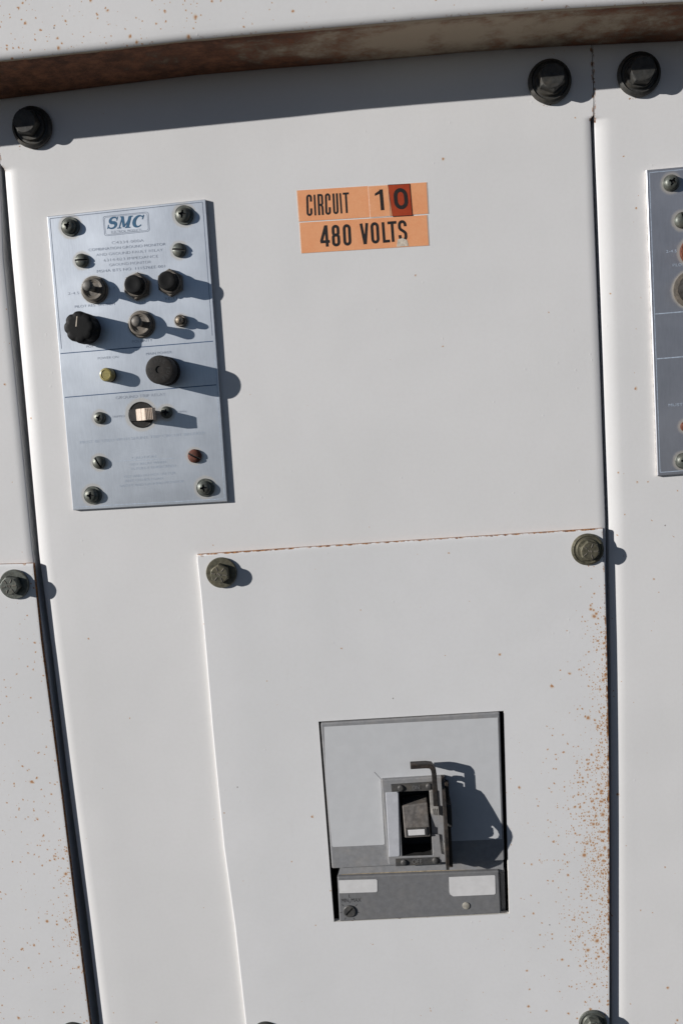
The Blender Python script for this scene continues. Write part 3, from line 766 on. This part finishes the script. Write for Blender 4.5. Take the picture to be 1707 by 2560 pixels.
# logo
def serif_logo(mb):
    q = [(271,543),(359.5,537),(359,567),(271,573)]
    def T(x, y):   # logo unit square -> world, with italic lean
        x = x + (y-.5)*.07
        tl, tr, br, bl = [P(*k, yt) for k in q]
        return (tl*(1-x)+tr*x)*y + (bl*(1-x)+br*x)*(1-y)
    lift = [0]
    def stroke(pts, ws):
        lift[0] += 1; d = Vector((0, -lift[0]*.000004, 0)); n = len(pts); L = []; Rr = []
        for i, (p, wd_) in enumerate(zip(pts, ws)):
            a = Vector(pts[max(i-1, 0)]); c = Vector(pts[min(i+1, n-1)]); t = (c-a); t = Vector((t.x*2.9, t.y)).normalized(); nn = Vector((-t.y/2.9, t.x))
            L.append(T(p[0]+nn.x*wd_/2, p[1]+nn.y*wd_/2)+d); Rr.append(T(p[0]-nn.x*wd_/2, p[1]-nn.y*wd_/2)+d)
        for i in range(n-1): mb.poly([L[i], L[i+1], Rr[i+1], Rr[i]])
    def arc(cx_, cy_, rx, ry, a0, a1, n=14): return [(cx_+rx*math.cos(R(a0+(a1-a0)*k/n)), cy_+ry*math.sin(R(a0+(a1-a0)*k/n))) for k in range(n+1)]
    # S
    s1 = arc(.135, .73, .095, .22, 20, 250, 14) ; s2 = arc(.125, .29, .105, .24, 70, -160, 14)
    pts = s1 + s2; ws = [.09 + .17*math.sin(math.pi*k/(len(pts)-1))**2 for k in range(len(pts))]
    stroke(pts, ws)
    stroke([(.235,.98),(.228,.66)], [.07,.07]); stroke([(.018,.36),(.018,.02)], [.07,.07])
    # M
    stroke([(.345,.04),(.365,.96)], [.09,.09]); stroke([(.365,.96),(.475,.10)], [.22,.18]); stroke([(.475,.10),(.60,.94)], [.08,.08]); stroke([(.585,.96),(.575,.05)], [.24,.24])
    stroke([(.29,.04),(.40,.04)], [.08,.08]); stroke([(.51,.04),(.66,.04)], [.08,.08]); stroke([(.31,.96),(.40,.96)], [.08,.08]); stroke([(.57,.96),(.66,.96)], [.08,.08])
    # C
    c = arc(.86, .5, .125, .45, 48, 318, 26); stroke(c, [.08 + .19*math.sin(math.pi*k/26)**2 for k in range(27)])
    stroke([(.965,1.0),(.955,.64)], [.075,.075]); 
mk('ink_blue', serif_logo, 'logo', mon)
def rrect(mb, c, wpx, r_=5):
    n = 4
    for a in range(4):
        A, B = Vector(c[a]), Vector(c[(a+1)%4]); Cc = Vector(c[(a+2)%4]); d = (B-A).normalized(); e = (Cc-B).normalized()
        strip(mb, A+d*r_, B-d*r_, wpx, yf); strip(mb, B-d*r_, B-d*r_*.3+e*r_*.3, wpx, yf-.000003); strip(mb, B-d*r_*.3+e*r_*.3, B+e*r_, wpx, yf-.000006)
mk('ink_dark', lambda mb: (rrect(mb, [(258,541.5),(371,529.5),(374.5,578),(262.5,590)], 1.1), rrect(mb, [(261,544),(368,532.5),(371.5,575.5),(265,587)], .8)), 'logo_frame', mon)
texts = [('ELECTRICAL PRODUCTS', 316.5, 577.5, 6, 75, 'ink_dark'), ('C4334-000A', 320, 604, 6.5, 80, 'ink_faint'),
 ('COMBINATION GROUND MONITOR', 318.5, 617.5, 6.5, 192, 'ink_dark'), ('AND GROUND FAULT RELAY', 324, 631, 6.5, 166, 'ink_faint'),
 ('6314-023 IMPEDANCE', 328, 645.5, 6.5, 136, 'ink_faint'), ('GROUND MONITOR', 326, 658.5, 6.5, 104, 'ink_faint'), ('MSHA BTS NO. 111576EE-001', 328, 672, 6.5, 170, 'ink_dark'),
 ('2-4.5', 184.5, 733, 6, 27, 'ink_faint'), ('5-7', 281, 721, 6, 16, 'ink_faint'), ('PILOT RES. SWITCH', 237.5, 763, 6, 99, 'ink_dark'),
 ('TEST', 353, 755, 6, 26, 'ink_faint'), ('RESET', 430, 746, 6, 32, 'ink_dark'), ('POT', 226, 866, 6, 18, 'ink_dark'), ('POLARITY', 356, 852, 6, 50, 'ink_dark'),
 ('POWER ON', 270.5, 894, 6, 51, 'ink_faint'), ('MAIN POWER', 398, 882.5, 6, 64, 'ink_dark'), ('GROUND TRIP RELAY', 352, 990, 7, 124, 'ink_faint'),
 ('NORMAL', 454, 1029, 5, 28, 'ink_faint'), ('TRIPPED', 297, 1041, 5, 32, 'ink_faint'),
 ('MUST BE USED WITH SHUNT TRIP CIRCUIT BREAKER', 357, 1094, 7, 312, 'ink_ghost'), ('CAUTION', 360, 1143, 6, 60, 'ink_ghost'), ('TEST RELAY WHEN', 370, 1158, 6, 90, 'ink_ghost'),
 ('IS FULLY ENERGIZED', 385, 1168, 6, 110, 'ink_ghost'), ('TEST AND DO NOT USE FOR', 374, 1187, 6, 130, 'ink_ghost'),
 ('ANY OTHER LOAD', 360, 1199, 6, 95, 'ink_ghost'), ('SAFETY AND GROUND MONITOR', 380, 1209, 6, 160, 'ink_ghost')]
for t, u, v, h, wpx, m_ in texts:
    mk(m_, lambda mb: line_text(mb, t, u, v, h, yt, wpx, slope=-.078, bold=-.018), 'lettering', mon)
mk('ink_ghost', lambda mb: strip(mb, (290,1153), (438,1146), 1.2, yf), 'divider_line', mon)

# right hand plate
QC = [(1614,425),(2020,388),(2040,1160),(1642.5,1190)]
mon2 = thing('ground_monitor', 'dark control plate cut off by the right border on the right panel', 'control plate', P(1830, 1180), 'aluminium control plates')
face_grid(mon2, QC, 'alu_dark', 'alu_edge', [(1676,458,.0045),(1706,1152,.0045),(1704,551,.0046),(1733,629,.008),(1727,723,.010),(1712,1066,.003)])
screw(mon2, 1676, 458, PT, 'phillips', .0043, .0030, 'zinc', (.0047, .0006), R(25))
screw(mon2, 1706, 1152, PT, 'phillips', .0043, .0030, 'zinc', (.0047, .0006), R(8))
screw(mon2, 1704, 551, PT, 'slotted', .0046, .0030, 'zinc', None, R(80))
screw(mon2, 1960, 440, PT, 'phillips', .0043, .0030, 'zinc', (.0047, .0006), R(25)); screw(mon2, 1990, 1130, PT, 'phillips', .0043, .0030, 'zinc', (.0047, .0006), R(8))
toggle(mon2, 1733, 629, PT, (0, 0), .010, mat='rust_screw')
b = P(1727, 723, PT); mb = MB(); mb.lathe([(.0105,0),(.0105,.0012),(.0088,.0014)], 48, b)
kn = mb.build('control_knob', 'nickel', mon2, origin=b, smooth=35)
mb = MB(); mb.lathe([(.0082,.001),(.0082,.010),(.0075,.0115),(.006,.012)], 96, b, wob=.04, wn=8); mb.build('knob_cap', 'fuse', kn, smooth=35)
b = P(1712, 1066, PT); mb = MB(); mb.lathe([(.0030,0),(.0028,.0015),(.002,.002)], 24, b); mb.build('indicator', 'rust_screw', mon2, origin=b, smooth=35)
def lines2(mb):
    strip(mb, (1621.5,431.5), (2012,396), 1.8, yf); strip(mb, (1622,432), (1649,1181), 1.8, yf); strip(mb, (1649,1181), (2034,1152), 1.8, yf)
    strip(mb, (1637,785), (2024,753), 2.4, yf-.000004); strip(mb, (1641,897), (2028,866), 2.4, yf-.000004)
mk('ink_pale', lines2, 'divider_line', mon2)
for t, u, v, wpx in (('2-4.5', 1677, 628, 27), ('PILOT RES. SWITCH', 1730, 660, 99), ('MUST BE USED WITH BREAKER', 1770, 1007, 200), ('POWER ON', 1780, 800, 51)):
    mk('ink_pale', lambda mb: line_text(mb, t, u, v, 7, yt, wpx, slope=-.06), 'lettering', mon2)

# ------------------------------------------------------------------ orange stickers
def z6(x, y): return (720+x*.24235, 440+y*.24235)
def gothic(mb, ch, quad, y, st):
    """one condensed gothic letter drawn with strokes of constant weight st (fraction of the height)"""
    tl, tr, br, bl = [P(*k, y) for k in quad]
    a = ((tr-tl).length + (br-bl).length) / ((tl-bl).length + (tr-br).length); h = st/2
    lift = [0]
    def T(p):
        x, yy = p[0]/a, p[1]; return (tl*(1-x)+tr*x)*yy + (bl*(1-x)+br*x)*(1-yy) + Vector((0, -lift[0]*.000004, 0))
    def draw(pts, closed=False):
        lift[0] += 1; n = len(pts); L = []; Q_ = []
        for i in range(n):
            p0 = Vector(pts[(i-1) % n] if closed else pts[max(i-1, 0)]); p1 = Vector(pts[i]); p2 = Vector(pts[(i+1) % n] if closed else pts[min(i+1, n-1)])
            d0 = (p1-p0) if (p1-p0).length else (p2-p1); d1 = (p2-p1) if (p2-p1).length else d0
            t = (d0.normalized()+d1.normalized()).normalized(); nn = Vector((-t.y, t.x)); k = h/max(.5, abs(nn.dot(Vector((-d1.y, d1.x)).normalized())))
            L.append(T(p1+nn*k)); Q_.append(T(p1-nn*k))
        for i in range(n if closed else n-1):
            j = (i+1) % n; mb.poly([L[i], L[j], Q_[j], Q_[i]])
    def arc(cx_, cy_, rx, ry, a0, a1, n=10): return [(cx_+rx*math.cos(R(a0+(a1-a0)*k/n)), cy_+ry*math.sin(R(a0+(a1-a0)*k/n))) for k in range(n+1)]
    r = a/2-h; c = a/2; ry = min(r*1.15, .5-h)
    top = lambda a0, a1: arc(c, 1-h-ry, r, ry, a0, a1); bot = lambda a0, a1: arc(c, h+ry, r, ry, a0, a1)
    if ch in 'O0': draw(top(0, 180)+bot(180, 360), True)
    elif ch == 'C': draw([(a-h, .66)]+top(0, 180)+bot(180, 360)+[(a-h, .35)])
    elif ch == 'I': h = a/2; draw([(c, 0), (c, 1)])
    elif ch == 'U': draw([(h, 1)]+bot(180, 360)+[(a-h, 1)])
    elif ch == 'T': draw([(0, 1-h), (a, 1-h)]); draw([(c, 0), (c, 1-h)])
    elif ch == 'L': draw([(h, 1), (h, 0)]); draw([(h, h), (a, h)])
    elif ch == 'V': draw([(h*.9, 1), (c-h*.15, 0)]); draw([(a-h*.9, 1), (c+h*.15, 0)])
    elif ch == 'R':
        draw([(h, 0), (h, 1)]); q = r*.85
        draw([(h, 1-h), (a-h-q, 1-h)]+arc(a-h-q, 1-h-q, q, q, 80, 0, 6)+arc(a-h-q, .47+h+q*.6, q, q, 0, -80, 6)+[(h, .47)])
        draw([(a-h-q*.6, .47), (a-h-q*.1, .38), (a-h, .28), (a-h, 0)])
    elif ch == '8':
        t_, b_ = 1-h, h; m = .53; rr = min(r, .15)
        draw(arc(c, t_-ry*.8, r*.92, ry*.8, 0, 180)+arc(c, m+ry*.7, r*.92, ry*.7, 180, 360), True)
        draw(arc(c, m-ry*.75, r, ry*.75, 0, 180)+arc(c, b_+ry*.85, r, ry*.85, 180, 360), True)
    elif ch == '4':
        draw([(a*.70, 0), (a*.70, 1)]); draw([(0, .24), (a, .24)]); draw([(a*.66, .97), (h*.6, .24)])
    elif ch == 'S':
        draw([(a-h, .70)]+top(0, 180)+[(h*1.05, .64), (h*1.7, .57), (c, .50), (a-h*1.7, .43), (a-h*1.05, .36)]+bot(0, -180)+[(h, .30)])
def sticker(name, label, quad, y, th_, mats, group='orange circuit stickers'):
    q = [P(*k, y) for k in quad]; c = sum(q, Vector())/4
    o = thing(name, label, 'sticker', (c.x, 0, c.z), group)
    mb = MB(); mb.prism(q, (0, th_, 0), 0, 1)
    mb.prism([p + (p-c).normalized()*.0004 + Vector((0, .00008, 0)) for p in q], (0, th_-.00009, 0), 1, 1)
    mb.build('vinyl', mats, o); return o
ys = -.00020
s1 = sticker('circuit_sticker', 'long faded orange sticker reading CIRCUIT on the middle panel', [z6(92,150), z6(1425,65), z6(1443,388), z6(115,470)], ys, .00018, ['orange', 'sticker_rim'])
mk('ink_black', lambda mb: [gothic(mb, ch_, [z6(*a) for a in q], ys-.00005, .100) for ch_, q in (
    ('C', ((186,192),(244,188),(252,410),(192,414))), ('I', ((262,193),(280,192),(291,406),(273,407))), ('R', ((301,187),(358,183),(369,401),(311,405))),
    ('C', ((378,180),(434,176),(443,398),(384,402))), ('U', ((456,181),(512,177),(522,391),(466,395))), ('I', ((527,177),(545,176),(560,386),(542,387))), ('T', ((562,172),(625,168),(637,380),(574,384))))], 'lettering', s1)
s2 = sticker('voltage_sticker', 'long orange sticker reading 480 VOLTS with a torn bottom edge', [z6(120,482), z6(1430,403), z6(1449,716), z6(140,797)], ys, .00018, ['orange', 'sticker_rim'])
mk('ink_black', lambda mb: [gothic(mb, ch_, [z6(*a) for a in q], ys-.00005, .136) for ch_, q in (
    ('4', ((322,512),(418,506),(434,727),(338,733))), ('8', ((444,506),(528,500),(541,724),(456,730))), ('0', ((560,499),(643,494),(655,716),(572,721))),
    ('V', ((737,491),(823,484),(838,700),(752,706))), ('O', ((845,479),(932,473),(945,694),(860,700))), ('L', ((962,477),(1035,472),(1051,684),(978,690))), ('T', ((1022,470),(1114,463),(1129,676),(1037,683))),
    ('S', ((1128,458),(1216,452),(1232,670),(1142,676))))], 'lettering', s2)
mb = MB(); q = [z6(1128,655), z6(1180,640), z6(1228,662), z6(1242,722), z6(1118,730)]; mb.prism([P(*k, ys-.00008) for k in q], (0, .0001, 0)); mb.build('torn_patch', 'tear', s2)
s3 = sticker('number_sticker', 'orange number sticker reading 1 stuck over the CIRCUIT strip', [z6(826,108), z6(1030,95), z6(1055,410), z6(848,424)], ys-.00016, .00012, ['orange2', 'sticker_rim'])
mk('ink_black', lambda mb: [mb.poly([P(*z6(*a), ys-.00022) for a in q]) for q in (((938,140),(974,137),(992,351),(956,354)), ((893,182),(939,150),(941,184),(895,205)))], 'lettering', s3)
s4 = sticker('number_sticker', 'dark red number sticker reading 0 next to the 1', [z6(1031,94), z6(1250,84), z6(1277,404), z6(1078,414)], ys-.00030, .00012, ['redtile', 'ink_black'])
mk('ink_black', lambda mb: gothic(mb, '0', [z6(*a) for a in ((1080,128),(1222,120),(1244,338),(1100,348))], ys-.00036, .178), 'lettering', s4)

# ------------------------------------------------------------------ circuit breaker
def z5(x, y): return (780+x*.33163, 1760+y*.33163)
YF = -.0045; YE = -.0075
brk = thing('circuit_breaker', 'grey moulded circuit breaker in the window of the cover plate', 'circuit breaker', P(1050, 2300))
def Q(pts, y): return [P(*z5(*p), y) for p in pts]
def slab(name, pts, y, th_, mats, bev=0, parent=brk, ms=None, label=None):
    mb = MB(); mb.prism(Q(pts, y), (0, th_, 0), 0, ms); o = mb.build(name, mats, parent)
    if bev: bevel(o, bev, 2)
    if label: o['label'] = label
    return o
# upper body: ring around the toggle cavity, built from four blocks butted end to end
A_, B_, C_, D_ = (65,147), (1413,64), (1449,1176), (150,1238)
E_, F_, G_, H_ = (655,662), (885,653), (906,1140), (682,1147)
def ring_slab(outer, inner, y, th_, thin, mats, name, bev=0):
    mb = MB(); o = [mb.vert(P(*z5(*p), y)) for p in outer]; i = [mb.vert(P(*z5(*p), y)) for p in inner]
    ob = [mb.vert(P(*z5(*p), y)+Vector((0, th_, 0))) for p in outer]; ib = [mb.vert(P(*z5(*p), y)+Vector((0, thin, 0))) for p in inner]
    n = len(outer)
    for k in range(n):
        j = (k+1) % n
        mb.face((o[k], o[j], i[j], i[k])); mb.face((o[j], o[k], ob[k], ob[j])); mb.face((i[k], i[j], ib[j], ib[k]), 1 if len(mats) > 1 else 0)
    ob_ = mb.build(name, mats, brk)
    if bev: bevel(ob_, bev, 2)
    return ob_
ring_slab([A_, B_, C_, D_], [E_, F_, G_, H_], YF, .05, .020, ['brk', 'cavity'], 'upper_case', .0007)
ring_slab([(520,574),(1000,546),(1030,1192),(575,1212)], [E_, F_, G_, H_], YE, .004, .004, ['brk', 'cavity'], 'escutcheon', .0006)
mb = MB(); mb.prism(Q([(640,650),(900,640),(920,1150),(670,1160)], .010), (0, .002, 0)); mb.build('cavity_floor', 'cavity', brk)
# silver label wraps round the escutcheon
lab = [(92,172),(1398,102),(1406,140),(1438,1015),(1030,1035),(1008,540),(517,566),(548,1052),(540,1060),(158,1078),(150,1070)]
mb = MB()
yl = YF-.00012
mb.poly(Q([(90,172),(1398,102),(1411,536),(1008,541),(517,565),(104,590)], yl)); mb.poly(Q([(104,590),(517,565),(547,1054),(538,1061),(160,1078),(150,1070)], yl)); mb.poly(Q([(1008,541),(1411,536),(1430,1018),(1024,1035)], yl))
mb.build('face_label', 'brk_label', brk)
slab('side_strip', [(553,668),(640,664),(650,674),(661,1142),(652,1150),(580,1154)], YE-.0004, .0006, ['brk_lt'], .0003)
onb = slab('legend_bar', [(594,604),(938,582),(944,650),(600,662)], YE-.0001, .0004, ['brk_bar'], label='charcoal bar moulded ON above the handle')
ofb = slab('legend_bar', [(628,1166),(958,1152),(964,1206),(631,1224)], YE-.0001, .0004, ['brk_bar'], label='charcoal bar moulded OFF below the handle')
mb = MB(); put_text(mb, 'ON', [z5(*p) for p in ((752,616),(806,613),(808,642),(754,645))], YE-.0006, bold=-.01); mb.build('lettering', 'brk_dk', onb)
mb = MB(); put_text(mb, 'OFF', [z5(*p) for p in ((752,1174),(826,1170),(828,1200),(754,1204))], YE-.0006, bold=-.01); mb.build('lettering', 'brk_dk', ofb)
for (x, y_), pr in (((668,632), onb), ((880,620), onb), ((692,1193), ofb), ((928,1178), ofb)):
    bb = P(*z5(x, y_), YE); mb = MB(); mb.lathe([(.0021,0),(.0020,.0007),(.0015,.0012),(.0006,.0013)], 20, bb); mb.build('rivet', 'brk_bar', pr, smooth=40)
# corner cut line on the label
mk('brk_dk', lambda mb: strip(mb, z5(468,512), z5(518,566), 1.2, YF-.00018), 'scratch', brk)
# toggle handle
hb_ = Q([(683,838),(872,812),(892,1000),(700,1012)], -.0105)
mb = MB(); top_front = hb_
back = [p + Vector((-.0004 if k in (0,3) else .0004, .018, .0035 if k in (0,1) else 0)) for k, p in enumerate(hb_)]
top_front[0] = top_front[0] + Vector((0, .003, .0045)); top_front[1] = top_front[1] + Vector((0, .003, .0045))
ia = [mb.vert(p) for p in top_front]; ib = [mb.vert(p) for p in back]
mb.face(ia); mb.face(ib[::-1])
for k in range(4): mb.face((ia[(k+1)%4], ia[k], ib[k], ib[(k+1)%4]))
hd = mb.build('toggle_handle', 'handle', brk); bevel(hd, .0007, 3)
mb = MB(); mb.prism(Q([(706,938),(862,930),(866,992),(712,1000)], -.0110), (0, .0006, 0)); mb.build('insert_frame', 'brk_bar', hd)
mb = MB(); mb.prism(Q([(722,951),(850,945),(853,987),(727,994)], -.0114), (0, .0006, 0)); o = mb.build('white_insert', 'beige', hd); bevel(o, .0003, 2); o.data.materials[0] = M['brk_white']
# ledge, lower block
slab('dust_ledge', [(214,1232),(1440,1172),(1440,1262),(190,1310)], -.0012, .04, ['brk'])
mk('dust', lambda mb: mb.poly(Q([(222,1283),(900,1254),(1400,1246),(1402,1262),(900,1270),(214,1301)], -.00135)), 'dust_line', brk)
slab('lower_case', [(190,1303),(1408,1258),(1424,1580),(207,1641)], -.0038, .045, ['brk_dk'], .0008)
slab('side_case', [(1412,1240),(1447,1238),(1458,1576),(1428,1580)], .0015, .04, ['brk_dk'])
slab('paper_label', [(200,1330),(482,1322),(490,1330),(491,1410),(484,1418),(205,1427)], -.0040, .0003, ['brk_white'], label='small blank white label above the MIN MAX dial')
slab('paper_label', [(1030,1306),(1372,1291),(1378,1296),(1381,1428),(1374,1436),(1062,1450),(1040,1436),(1034,1420)], -.0040, .0003, ['brk_white'], label='large blank white label right')
mb = MB()
for t, q in (('MIN', ((220,1468),(272,1466),(274,1494),(222,1496))), ('MAX', ((294,1465),(368,1462),(370,1490),(296,1493))), ('L', ((276,1436),(290,1435),(291,1458),(277,1459)))):
    put_text(mb, t, [z5(*p) for p in q], -.00385, bold=.0)
for a in range(-150, 151, 50):
    aa = R(a-90); cx_, cy_ = 283, 1560
    strip(mb, z5(cx_+58*math.cos(aa), cy_+58*math.sin(aa)), z5(cx_+76*math.cos(aa), cy_+76*math.sin(aa)), 1.2, -.00385)
mb.build('lettering', 'cavity', brk)
bb = P(*z5(283,1560), -.0038); mb = MB(); mb.lathe(closed([(.0040,0),(.0040,.0006),(.0036,.0009)]), 32, (0,0,0)); o = mb.build('adjust_dial', ['brk_bar','screw_dk'], None, smooth=35)
cut(o, [(-.0030, .0030, -.003, -.0004, -.0006, .0006, R(-45))]); o.parent = brk; o.location = bb - wloc(brk)
bb = P(*z5(1160,1520), -.0038); mb = MB(); mb.lathe([(.0024,0),(.0023,.0004),(.0018,.0006)], 28, bb); mb.build('plug', 'grime', brk, smooth=35)
# ------------------------------------------------------------------ lockout bracket on the breaker
def z8(x, y): return (930+x*.22321, 1880+y*.22321)
brc = thing('lockout_bracket', 'blackened steel padlock bracket standing out from the breaker front', 'bracket', P(*z8(790, 1200), YF))
XB = P(*z8(800, 800), -.012).x
TB = .0018
def shp(pt, back=0):          # point of the bracket plate that throws its shade on photo-plane point pt of the breaker face
    s_ = P(*z8(*pt), YF); p = max((s_.x - XB - TB*back)/2.0, 0); return Vector((XB, YF-p, s_.z + .6*p))
outer = [(905,286),(945,262),(1010,268),(1100,330),(1175,420),(1220,435),(1262,480),(1360,640),(1450,800),(1512,900),(1524,950),(1512,1000),(1470,1090),(1400,1180),(1330,1262),(1200,1312),(1120,1285),(1000,1250),(850,1250)]
hole1 = [(942,345,1),(960,320,1),(1010,326,.3),(1056,352,0),(1082,396,0),(1010,388,1),(945,366,1)]
hole2 = [(1168,790,1),(1200,782,.6),(1290,800,0),(1355,830,0),(1405,880,0),(1424,925,0),(1412,960,0),(1372,975,0),(1292,962,.6),(1350,944,1),(1366,920,1),(1358,852,1),(1260,814,1)]
def flat_with_holes(name, outer_, holes, thick, mat, parent):
    bm = bmesh.new(); es = []
    for loop in [outer_]+holes:
        vs = [bm.verts.new((shp(p[:2], p[2]) if len(p) == 3 else shp(p, 1))-wloc(parent)) for p in loop]
        es += [bm.edges.new((vs[i], vs[(i+1) % len(vs)])) for i in range(len(vs))]
    bmesh.ops.triangle_fill(bm, edges=es, use_beauty=True)
    r_ = bmesh.ops.extrude_face_region(bm, geom=bm.faces[:])
    bmesh.ops.translate(bm, verts=[v for v in r_['geom'] if isinstance(v, bmesh.types.BMVert)], vec=(thick, 0, 0))
    bmesh.ops.recalc_face_normals(bm, faces=bm.faces)
    me = bpy.data.meshes.new(name); bm.to_mesh(me); bm.free(); me.materials.append(M[mat])
    o = bpy.data.objects.new(name, me); COL.objects.link(o); o.parent = parent; return o
outer_base = outer + [(XB, 0)]
pl_ = [p for p in outer]
# close the plate down to its foot on the face
foot_t = (790, 300); foot_b = (795, 1250)
flat_with_holes('side_plate', [foot_t]+outer+[foot_b], [hole1, hole2], TB, 'steel_dk', brc)
# bent finger bar
def bar(pts, wz, y0, y1, name, mat):
    mb = MB(); n = len(pts); L = []; Rr = []
    for i, p in enumerate(pts):
        a = pts[max(i-1,0)]; c = pts[min(i+1,n-1)]; t = (Vector((c.x-a.x, c.z-a.z))).normalized(); nn = Vector((-t.y, t.x))*wz/2
        L.append((p.x+nn.x, p.z+nn.y)); Rr.append((p.x-nn.x, p.z-nn.y))
    loop = L + Rr[::-1]
    for i in range(n-1):
        q = [L[i], L[i+1], Rr[i+1], Rr[i]]
        mb.face([mb.vert((a, y1, c)) for a, c in q]); mb.face([mb.vert((a, y0, c)) for a, c in q][::-1])
        for (a, c), (e, f_) in ((q[0], q[1]), (q[2], q[3])): mb.face([mb.vert((a,y1,c)), mb.vert((e,y1,f_)), mb.vert((e,y0,f_)), mb.vert((a,y0,c))])
    for q0, q1 in ((L[0], Rr[0]), (L[-1], Rr[-1])): mb.face([mb.vert((q0[0],y1,q0[1])), mb.vert((q1[0],y1,q1[1])), mb.vert((q1[0],y0,q1[1])), mb.vert((q0[0],y0,q0[1]))])
    bm = bmesh.new()
    o = mb.build(name, mat, brc)
    bm.from_mesh(o.data); bmesh.ops.remove_doubles(bm, verts=bm.verts, dist=1e-6); bmesh.ops.recalc_face_normals(bm, faces=bm.faces); bm.to_mesh(o.data); bm.free()
    bevel(o, .0004, 2, 50); return o
yb1 = YF-.0125
bp = [P(*z8(*p), yb1) for p in ((428,170),(600,160),(655,165),(680,195),(692,240),(705,450),(712,610))]
bar(bp[4:], .0030, YF-.0102, yb1, 'finger_bar', 'steel_dk'); bar(bp[:5], .0030, YF-.0073, yb1-.00002, 'finger_tab', 'steel_dk')
# spring steel clip between bracket and cavity
mb = MB(); q = [(640,440),(660,430),(735,600),(745,720),(655,690)]
mb.prism([P(*z8(*p), YE-.0022) for p in ((640,440),(676,430),(690,600),(745,612),(752,725),(655,690))], (0, .0018, 0))
clip = mb.build('spring_clip', 'steel_lt', brc); bevel(clip, .0003, 2)
mb = MB()
for k in range(4):
    x = 672+k*20; mb.prism([P(*z8(*p), YE-.0030) for p in ((x,640),(x+10,640),(x+14,712),(x+4,708))], (0, .0008, 0))
mb.build('clip_ribs', 'steel_lt', clip)
mb = MB(); mb.prism([P(*z8(*p), YE-.0010) for p in ((672,918),(748,926),(775,1150),(745,1135),(682,1090))], (0, .0008, 0)); mb.build('base_tab', 'brk', brc)
mb = MB(); mb.prism([P(*z8(*p), YE-.0020) for p in ((804,1010),(832,1060),(836,1140),(815,1150),(806,1120))], (0, .0018, 0)); mb.build('foot_spacer', 'steel_lt', brc)
bb = P(*z8(832, 670), YE-.004); mb = MB(); mb.box(XB+TB, XB+.0050, YE-.010, YE+.002, bb.z-.0075, bb.z+.0075); o = mb.build('pivot_block', 'cavity', brc); bevel(o, .0008, 2)
mb = MB(); mb.box(XB+TB, XB+.0045, YE-.002, YF, P(*z8(800,1250), YF).z, P(*z8(800,310), YF).z); o = mb.build('mount_rail', 'steel_dk', brc); bevel(o, .0005, 2)
